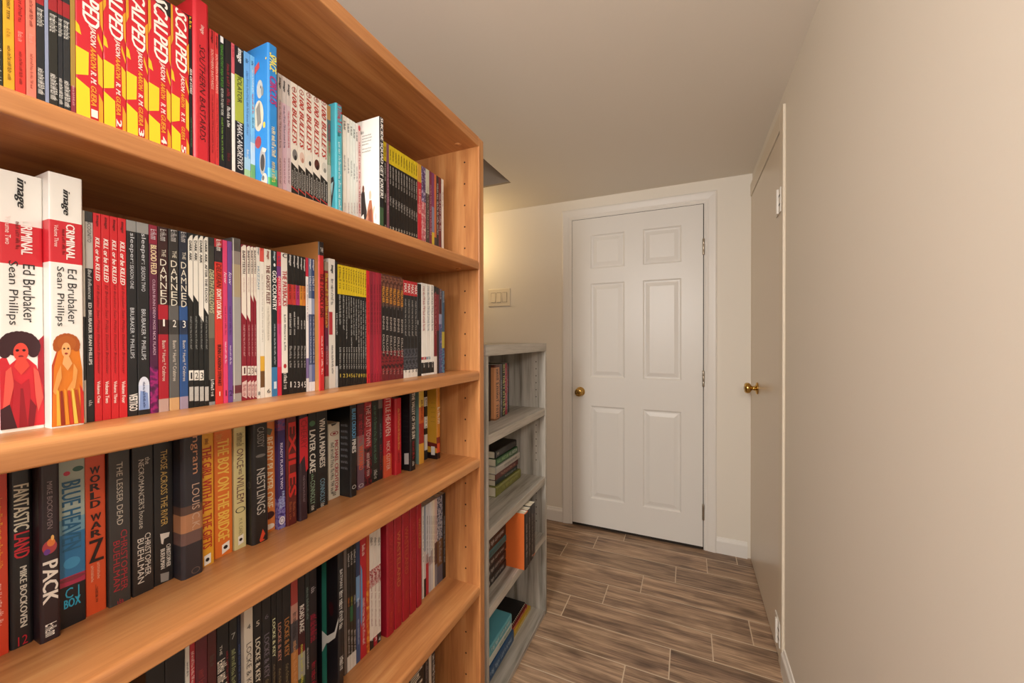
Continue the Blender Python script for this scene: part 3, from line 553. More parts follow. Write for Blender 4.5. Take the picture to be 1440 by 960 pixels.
B(1,.7795,.7889,-.667,.242,.155,0,'comic_book','thin black comic with yellow top on the top shelf, fifth of twelve from near end',[(.19,'e0c81f'),(1,'191819')],[('~3','3a3212',.043,.147,.5,.5,'b'),('~3','c9c8c4',.214,.399,.55,.5,'b'),('~2','c9c8c4',.532,.621,.6,.5,'b'),('~1','e6e2d6',.815,.845,.6,.5,'')],[])
B(1,.7897,.7992,-.667,.242,.155,0,'comic_book','thin black comic with yellow top on the top shelf, sixth of twelve from near end',[(.19,'e0c81f'),(1,'191819')],[('~3','3a3212',.044,.149,.5,.5,'b'),('~3','c9c8c4',.216,.403,.55,.5,'b'),('~2','c9c8c4',.538,.627,.6,.5,'b'),('~1','e6e2d6',.814,.844,.6,.5,'')],[])
B(1,.8,.8095,-.667,.242,.155,0,'comic_book','thin black comic with yellow top on the top shelf, seventh of twelve from near end',[(.19,'e0c81f'),(1,'191819')],[('~3','3a3212',.043,.148,.5,.5,'b'),('~3','c9c8c4',.216,.405,.55,.5,'b'),('~2','c9c8c4',.541,.632,.6,.5,'b'),('~1','e6e2d6',.811,.842,.6,.5,'')],[])
B(1,.8104,.8201,-.667,.242,.155,0,'comic_book','thin black comic with yellow top on the top shelf, eighth of twelve from near end',[(.19,'e0c81f'),(1,'191819')],[('~3','3a3212',.043,.15,.5,.5,'b'),('~3','c9c8c4',.218,.409,.55,.5,'b'),('~2','c9c8c4',.546,.637,.6,.5,'b'),('~1','e6e2d6',.81,.84,.6,.5,'')],[])
B(1,.821,.8303,-.667,.242,.155,0,'comic_book','thin black comic with yellow top on the top shelf, ninth of twelve from near end',[(.19,'e0c81f'),(1,'191819')],[('~3','3a3212',.042,.15,.5,.5,'b'),('~3','c9c8c4',.219,.411,.55,.5,'b'),('~2','c9c8c4',.55,.642,.6,.5,'b'),('~1','e6e2d6',.808,.838,.6,.5,'')],[])
B(1,.8312,.8398,-.667,.242,.155,0,'comic_book','thin black comic with yellow top on the top shelf, tenth of twelve from near end',[(.19,'e0c81f'),(1,'191819')],[('~3','3a3212',.042,.151,.5,.5,'b'),('~3','c9c8c4',.221,.415,.55,.5,'b'),('~2','c9c8c4',.555,.648,.6,.5,'b'),('~1','e6e2d6',.806,.837,.6,.5,'')],[])
B(1,.8407,.8487,-.667,.242,.155,0,'comic_book','thin black comic with yellow top on the top shelf, eleventh of twelve from near end',[(.19,'e0c81f'),(1,'191819')],[('~3','3a3212',.041,.151,.5,.5,'b'),('~3','c9c8c4',.221,.417,.55,.5,'b'),('~2','c9c8c4',.558,.652,.6,.5,'b'),('~1','e6e2d6',.804,.835,.6,.5,'')],[])
B(1,.8496,.859,-.667,.242,.155,0,'comic_book','thin black comic with yellow top on the top shelf, twelfth of twelve from near end',[(.19,'e0c81f'),(1,'191819')],[('~3','3a3212',.04,.15,.5,.5,'b'),('~3','c9c8c4',.221,.419,.55,.5,'b'),('~2','c9c8c4',.561,.655,.6,.5,'b'),('~1','e6e2d6',.802,.833,.6,.5,'')],[])
B(1,.8602,.8763,-.667,.242,.155,0,'comic_book','red comic with mustard top on the top shelf',[(.2,'d8a838'),(.45,'c9303a'),(.55,'e0606a'),(.9,'d2283a'),(1,'e8a0a0')],[('~3','f0c0b8',.281,.552,.5,.5,'')],[])
B(1,.8775,.8954,-.667,.242,.155,0,'comic_book','purple and pink speckled comic on the top shelf',[(.4,'n:8a78a8:3a2a50:d0c8d8:80'),(1,'n:d89aa4:b84a5a:e8d0c8:60')],[('~5','5a3a78',.06,.287,.6,.5,'')],[])
B(1,.8966,.9118,-.667,.242,.155,0,'comic_book','grey comic with pale green top on the top shelf',[(.28,'c9cfc0'),(1,'433f3c')],[('~7','a09a92',.196,.797,.5,.5,'')],[])
B(1,.9131,.9239,-.667,.242,.155,0,'comic_book','plum comic near the far panel on the top shelf',[(1,'7a2b48')],[('~6','c890a8',.159,.742,.5,.5,'')],[])
B(1,.9252,.9355,-.667,.242,.155,0,'comic_book','violet comic near the far panel on the top shelf',[(.4,'7a3a70'),(.7,'8088a8'),(1,'d8c040')],[],[])
B(1,.9366,.9453,-.667,.242,.155,0,'comic_book','slim orange comic near the far panel on the top shelf',[(.75,'cc7040'),(1,'3a3a40')],[],[])
B(1,.9463,.957,-.667,.242,.155,0,'comic_book','slim black and white comic near the far panel on the top shelf',[(1,'2a2a30')],[('~5','c8c8cc',.093,.709,.6,.5,'')],[])
B(1,.9581,.9711,-.667,.242,.155,0,'comic_book','maroon comic with grey print near the far panel on the top shelf',[(1,'6a2230')],[('~4','b8a8b0',.194,.653,.7,.5,'')],[])
B(1,.9726,.983,-.667,.242,.155,0,'comic_book','white comic last before the far panel on the top shelf',[(1,'e6e2da')],[('~2','9a8a90',.158,.333,.4,.5,'')],[])
B(2,.1462,.176,-.634,.268,.18,0,'paperback_book','fat white book with red band and red figure on the second shelf',[(.2,'eae7df'),(.355,'c92430'),(1,'eae7df')],[('image','1d1b1c',.019,.135,.26,.48,'bi'),('CRIMINAL','f2e6e0',.179,.315,.26,.62,'b'),('Volume Two','f0d8d2',.174,.282,.12,.2,''),('~4','6a1216',.19,.296,.1,.42,''),('Ed Brubaker','221f20',.351,.578,.27,.66,''),('Sean Phillips','221f20',.343,.589,.27,.28,'')],[('P','c8202e',[(0,.719),(.12,.705),(.22,.744),(.25,.987),(0,.987)]),('P','a3182a',[(.86,.65),(1,.628),(1,.987),(.8,.987),(.84,.821)]),('P','cf2431',[(.2,.744),(.38,.719),(.62,.719),(.82,.749),(.97,.835),(1,.987),(0,.987),(.06,.835)]),('E','35121a',.11,.694,.13,.022),('E','35121a',.08,.683,.13,.022),('E','35121a',.07,.672,.13,.022),('E','35121a',.09,.661,.13,.022),('E','35121a',.14,.651,.13,.022),('E','35121a',.2,.642,.13,.022),('E','35121a',.29,.637,.13,.022),('E','35121a',.38,.634,.13,.022),('E','35121a',.48,.634,.13,.022),('E','35121a',.57,.637,.13,.022),('E','35121a',.66,.642,.13,.022),('E','35121a',.72,.651,.13,.022),('E','35121a',.77,.661,.13,.022),('E','35121a',.79,.672,.13,.022),('E','35121a',.78,.683,.13,.022),('E','35121a',.75,.694,.13,.022),('E','35121a',.43,.666,.36,.045),('E','d84436',.46,.694,.17,.036),('E','2c0e14',.38,.687,.04,.005),('E','2c0e14',.53,.687,.04,.005),('E','8a1420',.46,.711,.06,.005),('P','d84436',[(.38,.713),(.54,.713),(.66,.749),(.46,.783),(.3,.749)]),('P','e0574a',[(.12,.766),(.24,.749),(.3,.821),(.16,.918),(.04,.927)]),('P','e0574a',[(.74,.755),(.86,.772),(.97,.877),(.84,.932),(.78,.866)]),('P','b01a2a',[(.3,.799),(.46,.821),(.64,.799),(.72,.987),(.22,.987)]),('P','8e1222',[(.44,.835),(.5,.835),(.6,.987),(.4,.987)]),('P','3a1620',[(0,.91),(.2,.893),(.36,.987),(0,.987)]),('P','7a1020',[(.66,.877),(.8,.91),(.74,.987),(.6,.987)])])
B(2,.1763,.2015,-.619,.274,.18,0,'paperback_book','fat white book with red band and amber figure on the second shelf',[(.185,'eae7df'),(.35,'c92430'),(1,'eae7df')],[('image','1d1b1c',.057,.159,.26,.48,'bi'),('CRIMINAL','f2e6e0',.193,.335,.26,.62,'b'),('Volume Three','f0d8d2',.204,.289,.12,.2,''),('~4','6a1216',.216,.318,.1,.42,''),('Ed Brubaker','221f20',.372,.59,.27,.66,''),('Sean Phillips','221f20',.366,.601,.27,.28,'')],[('P','b8401e',[(.04,.754),(.2,.692),(.3,.72),(.2,.89),(.14,.995),(.02,.995)]),('P','d8781e',[(.1,.763),(.3,.658),(.6,.63),(.84,.669),(.95,.777),(.98,.995),(.03,.995)]),('E','a8521c',.19,.685,.11,.016),('E','a8521c',.18,.674,.11,.016),('E','a8521c',.2,.664,.11,.016),('E','a8521c',.25,.654,.11,.016),('E','a8521c',.33,.648,.11,.016),('E','a8521c',.43,.644,.11,.016),('E','a8521c',.53,.644,.11,.016),('E','a8521c',.63,.648,.11,.016),('E','a8521c',.71,.654,.11,.016),('E','a8521c',.76,.664,.11,.016),('E','a8521c',.78,.674,.11,.016),('E','a8521c',.77,.685,.11,.016),('E','b05a1e',.48,.669,.28,.03),('E','e2a668',.46,.695,.14,.03),('E','5a2412',.4,.689,.03,.004),('E','5a2412',.52,.689,.03,.004),('E','a03020',.46,.709,.05,.004),('P','e2a668',[(.4,.715),(.52,.715),(.64,.749),(.5,.777),(.34,.749)]),('P','e09a50',[(.3,.754),(.18,.788),(.06,.856),(.14,.87),(.32,.805)]),('P','e09a50',[(.68,.749),(.8,.777),(.72,.848),(.5,.868),(.48,.851),(.64,.817)]),('P','ecb040',[(.16,.848),(.23,.856),(.28,.992),(.16,.992)]),('P','8e2c18',[(.27,.856),(.34,.856),(.41,.992),(.29,.992)]),('P','e58e2a',[(.38,.848),(.45,.856),(.54,.992),(.42,.992)]),('P','c23a22',[(.49,.856),(.56,.856),(.67,.992),(.55,.992)]),('P','f0c050',[(.6,.848),(.67,.856),(.8,.992),(.68,.992)]),('P','a8401c',[(.71,.856),(.78,.856),(.93,.992),(.81,.992)]),('P','e29a30',[(.82,.848),(.89,.856),(1.06,.992),(.94,.992)]),('P','c42a22',[(.86,.834),(.98,.868),(.98,.995),(.9,.995)])])
B(2,.2046,.2063,-.628,.242,.18,0,'comic_book','thin grey comic beside the second fat white book on the second shelf',[(.5,'d6d2c8'),(.8,'2a2a2c'),(1,'d0ccc2')],[],[])
B(2,.2066,.213,-.628,.242,.18,0,'comic_book','black comic with a pale grey top band on the second shelf',[(.05,'333'),(.27,'b9b6ae'),(1,'1d1d20')],[('INCOGNITO','3a3a3c',.038,.146,.5,.5,''),('Bad Influences','d0cfca',.275,.417,.45,.5,'i'),('ED BRUBAKER SEAN PHILLIPS','d4d3ce',.433,.728,.42,.5,'b'),('~1','c8c8c4',.897,.924,.5,.5,'')],[])
B(2,.2133,.2197,-.628,.242,.18,0,'comic_book','red comic with white kill title beside a grey-banded black comic on the second shelf',[(1,'cf232b')],[('image','6a1216',.009,.064,.4,.5,'bi'),('KILL or be KILLED','f3e7e0',.116,.325,.55,.5,'bi'),('Ed Brubaker Sean Phillips Elizabeth Breitweiser','7c161a',.345,.774,.42,.5,'i'),('Volume One','f0d8d0',.808,.914,.42,.5,'b')],[])
B(2,.22,.2274,-.628,.242,.18,0,'comic_book','second red comic with white kill title on the second shelf',[(1,'cf232b')],[('image','6a1216',.011,.067,.4,.5,'bi'),('KILL or be KILLED','f3e7e0',.116,.328,.55,.5,'bi'),('Ed Brubaker Sean Phillips Elizabeth Breitweiser','7c161a',.342,.776,.42,.5,'i'),('Volume Two','f0d8d0',.811,.919,.42,.5,'b')],[])
B(2,.2277,.2344,-.628,.242,.18,0,'comic_book','third red comic with white kill title on the second shelf',[(1,'cf232b')],[('image','6a1216',.013,.07,.4,.5,'bi'),('KILL or be KILLED','f3e7e0',.116,.331,.55,.5,'bi'),('Ed Brubaker Sean Phillips Elizabeth Breitweiser','7c161a',.338,.779,.42,.5,'i'),('Volume Three','f0d8d0',.814,.923,.42,.5,'b')],[])
B(2,.2347,.2423,-.628,.242,.18,0,'comic_book','red comic with white kill title touching a black sleeper comic on the second shelf',[(1,'cf232b')],[('image','6a1216',.015,.073,.4,.5,'bi'),('KILL or be KILLED','f3e7e0',.116,.334,.55,.5,'bi'),('Ed Brubaker Sean Phillips Elizabeth Breitweiser','7c161a',.334,.781,.42,.5,'i'),('Volume Four','f0d8d0',.817,.928,.42,.5,'b')],[])
B(2,.2426,.2519,-.628,.242,.18,0,'comic_book','first of two black sleeper comics with grey top on the second shelf',[(.055,'8f8f8c'),(1,'1c1d20')],[('sleeper:','c9ccd0',.064,.22,.55,.5,''),('SEASON ONE','c9ccd0',.227,.348,.36,.5,''),('BRUBAKER * PHILLIPS','c9ccd0',.446,.704,.42,.5,''),('VERTIGO','e8e6e0',.886,.973,.85,.55,'b')],[])
B(2,.2522,.2644,-.628,.242,.18,0,'comic_book','second of two black sleeper comics with blue-white foot on the second shelf',[(.055,'8f8f8c'),(1,'1c1d20')],[('sleeper:','c9ccd0',.056,.216,.46,.5,''),('SEASON TWO','c9ccd0',.227,.357,.32,.5,''),('BRUBAKER * PHILLIPS','c9ccd0',.45,.714,.36,.5,''),('~5','2a3a6a',.829,.963,.22,.5,'')],[('E','d8dfee',.5,.847,.44,.045),('P','c9d6ee',[(.06,.847),(.94,.847),(.94,.974),(.06,.974)]),('P','7f9bd0',[(.2,.873),(.8,.888),(.9,.974),(.1,.974)])])
B(2,.2647,.2732,-.628,.242,.18,0,'comic_book','plum comic with cream title on the second shelf',[(.1,'8a1c34'),(.45,'5c2038'),(.75,'4a1a3c'),(1,'n:5e1650:a0206e:381030:50')],[('BLOOD FEUD','e6d3a8',.106,.261,.7,.5,'b'),('CULLEN BUNN DREW MOSS NICK FILARDI','d0b0c0',.288,.689,.32,.5,''),('~1','c8b8c0',.023,.076,.7,.5,'b')],[])
B(2,.2736,.2845,-.628,.242,.18,0,'comic_book','crimson comic with dark top and stacked pale lettering on the second shelf',[(.42,'36191a'),(.5,'a5182a'),(.58,'3a1016'),(.93,'a5182a'),(1,'b89a90')],[('THE','d8d2c0',.12,.159,.4,.55,''),('DAMNED','ded8c6',.17,.421,.62,.5,'s'),('1','e8e4da',.498,.536,.36,.5,'h'),('Bunn * Hurtt * Crabtree','d8cfc0',.614,.833,.36,.5,''),('~1','b8b4b0',.012,.074,.6,.5,'b')],[])
B(2,.2851,.2962,-.628,.242,.18,0,'comic_book','charcoal grey comic with dark top and stacked pale lettering on the second shelf',[(.42,'302d2b'),(.5,'5c5a58'),(.58,'3a3836'),(.93,'5c5a58'),(1,'c9a070')],[('THE','d8d2c0',.118,.157,.4,.55,''),('DAMNED','ded8c6',.169,.425,.62,.5,'s'),('2','e8e4da',.5,.539,.36,.5,'h'),('Bunn * Hurtt * Crabtree','d8cfc0',.614,.838,.36,.5,''),('~1','b8b4b0',.004,.067,.6,.5,'b')],[])
B(2,.2968,.3065,-.628,.242,.18,0,'comic_book','navy blue comic with dark top and stacked pale lettering on the second shelf',[(.42,'232936'),(.5,'2a4f86'),(.58,'22304a'),(.93,'2a4f86'),(1,'9a8ca0')],[('THE','d8d2c0',.116,.157,.4,.55,''),('DAMNED','ded8c6',.169,.429,.62,.5,'s'),('3','e8e4da',.502,.542,.36,.5,'h'),('Bunn * Hurtt * Crabtree','d8cfc0',.614,.843,.36,.5,''),('~1','b8b4b0',.004,.06,.6,.5,'b')],[])
B(2,.3069,.3128,-.628,.242,.18,0,'comic_book','black comic with a slanted white upper half and numeral 1 on the second shelf',[(1,'191b1b')],[('DARK ARK','2a2a2a',.044,.158,.5,.5,'b'),('~6','9a9c98',.476,.663,.35,.5,''),('~2','c8c8c0',.887,.948,.7,.5,'b'),('1','1a1a1a',.797,.834,.6,.5,'h')],[('P','e4e0d4',[(.02,.04),(.5,.016),(.98,.008),(.98,.394),(.02,.354)]),('P','e6e2d8',[(.05,.785),(.95,.785),(.95,.842),(.05,.842)]),('P','b9b8b2',[(.1,.879),(.9,.879),(.9,.96),(.1,.96)])])
B(2,.3131,.3193,-.628,.242,.18,0,'comic_book','black comic with a slanted white upper half and numeral 2 on the second shelf',[(1,'191b1b')],[('DARK ARK','2a2a2a',.038,.154,.5,.5,'b'),('~6','9a9c98',.474,.664,.35,.5,''),('~2','c8c8c0',.89,.951,.7,.5,'b'),('2','1a1a1a',.799,.836,.6,.5,'h')],[('P','e4e0d4',[(.02,.034),(.5,.01),(.98,.004),(.98,.392),(.02,.351)]),('P','e6e2d8',[(.05,.787),(.95,.787),(.95,.844),(.05,.844)]),('P','b9b8b2',[(.1,.881),(.9,.881),(.9,.964),(.1,.964)])])
B(2,.3196,.3256,-.628,.242,.18,0,'comic_book','black comic with a slanted white upper half and numeral 3 on the second shelf',[(1,'191b1b')],[('DARK ARK','2a2a2a',.032,.165,.5,.5,'b'),('~6','9a9c98',.473,.664,.35,.5,''),('~2','c8c8c0',.893,.955,.7,.5,'b'),('3','1a1a1a',.801,.839,.6,.5,'h')],[('P','e4e0d4',[(.02,.028),(.5,.004),(.98,.004),(.98,.506),(.02,.465)]),('P','e6e2d8',[(.05,.789),(.95,.789),(.95,.847),(.05,.847)]),('P','b9b8b2',[(.1,.884),(.9,.884),(.9,.968),(.1,.968)])])
B(2,.326,.3318,-.628,.242,.18,0,'comic_book','black comic with a slanted white upper half and no numeral on the second shelf',[(1,'191b1b')],[('DARK ARK: AFTER THE FLOOD','2a2a2a',.026,.392,.5,.5,'b'),('~6','9a9c98',.472,.665,.35,.5,''),('~2','c8c8c0',.896,.959,.7,.5,'b')],[('P','e4e0d4',[(.02,.022),(.5,.004),(.98,.004),(.98,.463),(.02,.421)]),('P','b9b8b2',[(.1,.887),(.9,.887),(.9,.971),(.1,.971)])])
B(2,.3321,.3399,-.628,.242,.18,0,'comic_book','grey-brown comic with olive lettering and black foot box on the second shelf',[(.05,'2a2a28'),(.2,'3a3a34'),(.6,'6e6a5c'),(.85,'57534a'),(.98,'171717'),(1,'888')],[('DEATH FOLLOWS','d0cda0',.19,.453,.75,.5,'i'),('~2','e8e6e0',.848,.946,.5,.5,'b')],[])
B(2,.3403,.3508,-.628,.242,.18,0,'comic_book','orange-red comic with black and white lettering on the second shelf',[(.05,'b02830'),(.14,'2a2226'),(.16,'cf3128'),(1,'d2382c')],[('DELIREAN','3a1010',.149,.295,.6,.5,'i'),("DON'T LOOK BACK",'f2e6dc',.304,.485,.6,.5,'b'),('BUNN CANSINO STEWART','3a1010',.64,.891,.45,.5,'b'),('1','e8d8d0',.925,.951,.4,.5,'h'),('~1','e0d8d0',.004,.071,.6,.5,'b')],[])
B(2,.3513,.3574,-.628,.242,.18,0,'comic_book','hot pink comic on the second shelf',[(1,'d8416f')],[('low','f2dfe6',.195,.265,.6,.5,'i'),('~4','a02850',.405,.58,.4,.5,''),('~4','e8c8d8',.623,.755,.4,.5,''),('1','7a1a3a',.921,.956,.6,.5,'h')],[])
B(2,.3578,.3642,-.628,.242,.18,0,'comic_book','violet comic beside the hot pink one on the second shelf',[(1,'6a468c')],[('low','e3d8ea',.191,.27,.6,.5,'i'),('~4','4a2a6a',.403,.579,.4,.5,''),('~4','d8c8e0',.646,.765,.4,.5,''),('2','2a163a',.924,.959,.6,.5,'h')],[])
B(2,.3646,.3768,-.628,.249,.18,0,'comic_book','thick grey book in a clear sleeve on the second shelf',[(.08,'55504c'),(.16,'8a8078'),(.36,'a8987a'),(.9,'9d9a96'),(.95,'6a3238'),(1,'a09a94')],[('~2','5a5048',.033,.068,.4,.5,'')],[('P','c9c5bd',[(.05,.004),(.16,.004),(.16,.983),(.05,.983)])])
B(2,.3772,.3847,-.628,.242,.18,0,'comic_book','wine red comic with slanted cream upper part, numeral 1 on the second shelf',[(.05,'701824'),(1,'861c2c')],[('BABYTEETH','4a3036',.041,.187,.5,.5,'b'),('~3','c8a8a0',.214,.305,.3,.5,''),('~6','d8a8a8',.515,.715,.35,.5,''),('1','5a3036',.788,.829,.6,.5,'h'),('~2','a03a48',.898,.97,.6,.5,'')],[('P','e8dfd0',[(.02,.023),(.5,.004),(.98,.004),(.98,.483),(.02,.437)]),('P','e6dcd0',[(.03,.779),(.97,.779),(.97,.838),(.03,.838)]),('P','d8bcb4',[(.03,.884),(.97,.87),(.97,.989),(.03,.97)])])
B(2,.3855,.3907,-.628,.242,.18,0,'comic_book','wine red comic with slanted cream upper part, numeral 2 on the second shelf',[(.05,'701824'),(1,'861c2c')],[('BABYTEETH','4a3036',.035,.182,.5,.5,'b'),('~3','c8a8a0',.21,.302,.3,.5,''),('~6','d8a8a8',.514,.716,.35,.5,''),('2','5a3036',.79,.832,.6,.5,'h'),('~2','a03a48',.901,.974,.6,.5,'')],[('P','e8dfd0',[(.02,.016),(.5,.004),(.98,.004),(.98,.495),(.02,.449)]),('P','e6dcd0',[(.03,.781),(.97,.781),(.97,.841),(.03,.841)]),('P','d8bcb4',[(.03,.887),(.97,.873),(.97,.993),(.03,.974)])])
B(2,.3912,.3955,-.628,.242,.18,0,'comic_book','wine red comic with slanted cream upper part, numeral 3 on the second shelf',[(.05,'701824'),(1,'861c2c')],[('BABYTEETH','4a3036',.03,.179,.5,.5,'b'),('~3','c8a8a0',.207,.3,.3,.5,''),('~6','d8a8a8',.513,.717,.35,.5,''),('3','5a3036',.792,.833,.6,.5,'h'),('~2','a03a48',.903,.977,.6,.5,'')],[('P','e8dfd0',[(.02,.012),(.5,.004),(.98,.004),(.98,.365),(.02,.318)]),('P','e6dcd0',[(.03,.782),(.97,.782),(.97,.843),(.03,.843)]),('P','d8bcb4',[(.03,.889),(.97,.875),(.97,.996),(.03,.977)])])
B(2,.3959,.4002,-.628,.242,.18,0,'comic_book','wine red comic with slanted cream upper part, numeral 4 on the second shelf',[(.05,'701824'),(1,'861c2c')],[('BABYTEETH','4a3036',.026,.176,.5,.5,'b'),('~3','c8a8a0',.204,.298,.3,.5,''),('~6','d8a8a8',.512,.718,.35,.5,''),('4','5a3036',.793,.835,.6,.5,'h'),('~2','a03a48',.905,.98,.6,.5,'')],[('P','e8dfd0',[(.02,.008),(.5,.004),(.98,.004),(.98,.363),(.02,.316)]),('P','e6dcd0',[(.03,.784),(.97,.784),(.97,.844),(.03,.844)]),('P','d8bcb4',[(.03,.891),(.97,.877),(.97,.996),(.03,.98)])])
B(2,.4007,.406,-.628,.242,.18,0,'comic_book','white comic with pale blue title on the second shelf',[(1,'e6e2d8')],[('image','6a6a70',.004,.05,.5,.5,'bi'),('HUZZAH','5a86a0',.126,.276,.55,.5,''),('8','333',.954,.978,.6,.5,'h')],[])
B(2,.4064,.4129,-.628,.242,.18,0,'comic_book','white comic with a red corner and golden foot on the second shelf',[(.09,'d8564c'),(.72,'e9e5da'),(.82,'d9a83a'),(.93,'6a4a2a'),(1,'e6e0d4')],[('~9','b0aaa0',.173,.625,.35,.5,''),('~1','b03030',.004,.017,.6,.5,'')],[])
B(2,.4135,.4248,-.628,.242,.18,0,'comic_book','cream comic with dark red title on the second shelf',[(1,'e5dfd0')],[('image','8a3a30',.009,.066,.45,.5,'bi'),('THE GHOST FLEET','6a2620',.105,.37,.55,.5,'b'),('~7','b0a898',.384,.616,.3,.5,''),('6','2a2a2a',.943,.972,.5,.5,'h')],[])
B(2,.4253,.4346,-.628,.242,.18,0,'comic_book','dark teal comic with bold white title on the second shelf',[(.8,'1a2a2e'),(1,'3a78a8')],[('image','b8c8cc',.004,.068,.5,.5,'bi'),('GOD COUNTRY','eceae2',.136,.41,.72,.5,'b'),('~5','b8c0c4',.503,.782,.3,.5,''),('I','cfe0ea',.899,.948,.5,.5,'')],[('E','d8dcdc',.55,.097,.18,.012)])
B(2,.4351,.4421,-.628,.242,.18,0,'comic_book','pink-red comic with pale title on the second shelf',[(.1,'c42a40'),(.18,'7a3a80'),(.5,'d42a48'),(.8,'d24a7a'),(1,'cc2a44')],[('INTERCEPTOR','e8b0b8',.17,.378,.6,.5,'b'),('~6','a03a70',.403,.576,.4,.5,''),('~1','7a3a70',.032,.106,.6,.5,'')],[])
B(2,.4426,.4535,-.628,.242,.18,0,'comic_book','cream comic with red title and black foot box on the second shelf',[(.845,'e8e2d6'),(1,'151414')],[('THE PAYBACKS','b23038',.124,.375,.72,.5,'b'),('~3','3a3434',.435,.686,.3,.5,''),('~2','e8e4dc',.847,.957,.55,.5,'b'),('C','3a3030',.004,.034,.7,.5,'hb')],[('E','b02830',.5,.797,.25,.016)])
B(2,.4538,.4625,-.628,.242,.18,0,'comic_book','black comic with a red band and foot numeral 1 on the second shelf',[(.215,'1b1918'),(.36,'b8302c'),(1,'1b1918')],[('image','d8d4ce',.004,.082,.6,.5,'bi'),('~2','2a1210',.189,.321,.4,.5,''),('~3','d2cec8',.423,.575,.5,.5,'b'),('~2','a09c98',.657,.809,.5,.5,''),('1','d8d4ce',.911,.952,.6,.5,'h')],[])
B(2,.4629,.4691,-.628,.242,.18,0,'comic_book','black comic with a orange-red band and foot numeral 2 on the second shelf',[(.215,'1b1918'),(.36,'c23a30'),(1,'1b1918')],[('image','d8d4ce',.004,.087,.6,.5,'bi'),('~2','2a1210',.185,.318,.4,.5,''),('~3','d2cec8',.411,.575,.5,.5,'b'),('~2','a09c98',.657,.812,.5,.5,''),('2','d8d4ce',.914,.955,.6,.5,'h')],[])
B(2,.4695,.4765,-.628,.242,.18,0,'comic_book','black comic with a magenta band and foot numeral 3 on the second shelf',[(.215,'1b1918'),(.36,'a8306c'),(1,'1b1918')],[('image','d8d4ce',.004,.092,.6,.5,'bi'),('~2','2a1210',.181,.315,.4,.5,''),('~3','d2cec8',.445,.533,.5,.5,'b'),('~2','a09c98',.658,.813,.5,.5,''),('3','d8d4ce',.917,.959,.6,.5,'h')],[])
B(2,.4769,.4824,-.628,.242,.18,0,'comic_book','black comic with a gold band and foot numeral 4 on the second shelf',[(.215,'1b1918'),(.36,'d0862c'),(1,'1b1918')],[('image','d8d4ce',.009,.098,.6,.5,'bi'),('~2','2a1210',.177,.313,.4,.5,''),('~3','d2cec8',.47,.533,.5,.5,'b'),('~2','a09c98',.658,.815,.5,.5,''),('4','d8d4ce',.92,.962,.6,.5,'h')],[])
B(2,.4828,.4885,-.628,.242,.18,0,'comic_book','black comic with an amber band and foot numeral 5 on the second shelf',[(.215,'1b1918'),(.36,'c8742c'),(1,'1b1918')],[('image','d8d4ce',.015,.105,.6,.5,'bi'),('~2','2a1210',.173,.311,.4,.5,''),('~3','d2cec8',.469,.532,.5,.5,'b'),('~2','a09c98',.659,.817,.5,.5,''),('5','d8d4ce',.922,.965,.6,.5,'h')],[])
B(2,.4891,.4942,-.628,.242,.18,0,'comic_book','slim white comic with crimson top on the second shelf',[(.14,'c02840'),(.75,'e8e2e0'),(.9,'7a6a98'),(1,'d8d4d0')],[('~3','8a7a90',.202,.468,.4,.5,'')],[])
B(2,.4948,.5005,-.628,.242,.18,0,'comic_book','grey-blue comic beside the crimson-topped one on the second shelf',[(.3,'6a7c98'),(.42,'d8dce4'),(.8,'4a5a7c'),(.93,'8a90b0'),(1,'e0e0e4')],[('image','dcdce2',.004,.081,.6,.5,'bi'),('~2','d8dce6',.135,.242,.7,.5,'b'),('~7','c0c8d8',.435,.788,.4,.5,'')],[])
B(2,.5011,.5068,-.628,.242,.18,0,'comic_book','navy comic touching the tall brown cover on the second shelf',[(.3,'2c4474'),(.42,'8a98b8'),(.8,'2a3c62'),(.93,'5a6a9a'),(1,'e0e0e4')],[('image','dcdce2',.004,.088,.6,.5,'bi'),('~2','d8dce6',.131,.239,.7,.5,'b'),('~7','c0c8d8',.433,.79,.4,.5,'')],[])
B(2,.5071,.5187,-.617,.274,.18,1,'hardcover_book','tall red-spined hardback with brown cover on the second shelf',[(.05,'241a1a'),(.09,'241a1a'),(1,'c42a2c')],[('THE','e8e0d8',.039,.068,.5,.5,'h'),('THE 7 DEADLY SINS','4a1214',.211,.508,.6,.5,'b'),('~4','e8c8c0',.633,.892,.3,.5,'')],[],'a9713c',[],[])
B(2,.5287,.5374,-.628,.242,.18,0,'comic_book','dark red comic with yellow title beside the tall red hardback on the second shelf',[(.07,'9a8a78'),(.5,'8a1f2e'),(.7,'6a2240'),(.9,'8e1e30'),(1,'a89888')],[('~7','d8b23a',.091,.516,.75,.5,'bi'),('~6','c8a8b0',.662,.808,.4,.5,'')],[])
B(2,.5381,.553,-.628,.25,.18,0,'comic_book','white comic with a red square on the second shelf',[(1,'e6e1d8')],[('image','2a2a2a',.046,.112,.5,.5,'bi'),('~4','3a3a44',.156,.355,.4,.5,'b'),('~5','5a5a64',.668,.888,.3,.5,'')],[('P','b5303a',[(0,.41),(.55,.41),(.55,.586),(0,.586)])])
B(2,.5536,.5587,-.628,.247,.18,0,'comic_book','thin black comic with white barcode foot beside the white one on the second shelf',[(.83,'141416'),(1,'c8ccd0')],[('~3','c0c0c0',.411,.58,.6,.5,'')],[])
B(2,.5595,.5686,-.628,.242,.18,0,'comic_book','yellow-topped black comic with foot numeral on the second shelf, first of eleven from near end',[(.24,'dfc21e'),(1,'1a1919')],[('~2','6a5612',.019,.193,.5,.5,'b'),('~5','bcbcb8',.246,.49,.5,.5,''),('~3','b0b0ac',.676,.85,.5,.5,''),('1','d8c050',.891,.92,.7,.5,'h')],[])
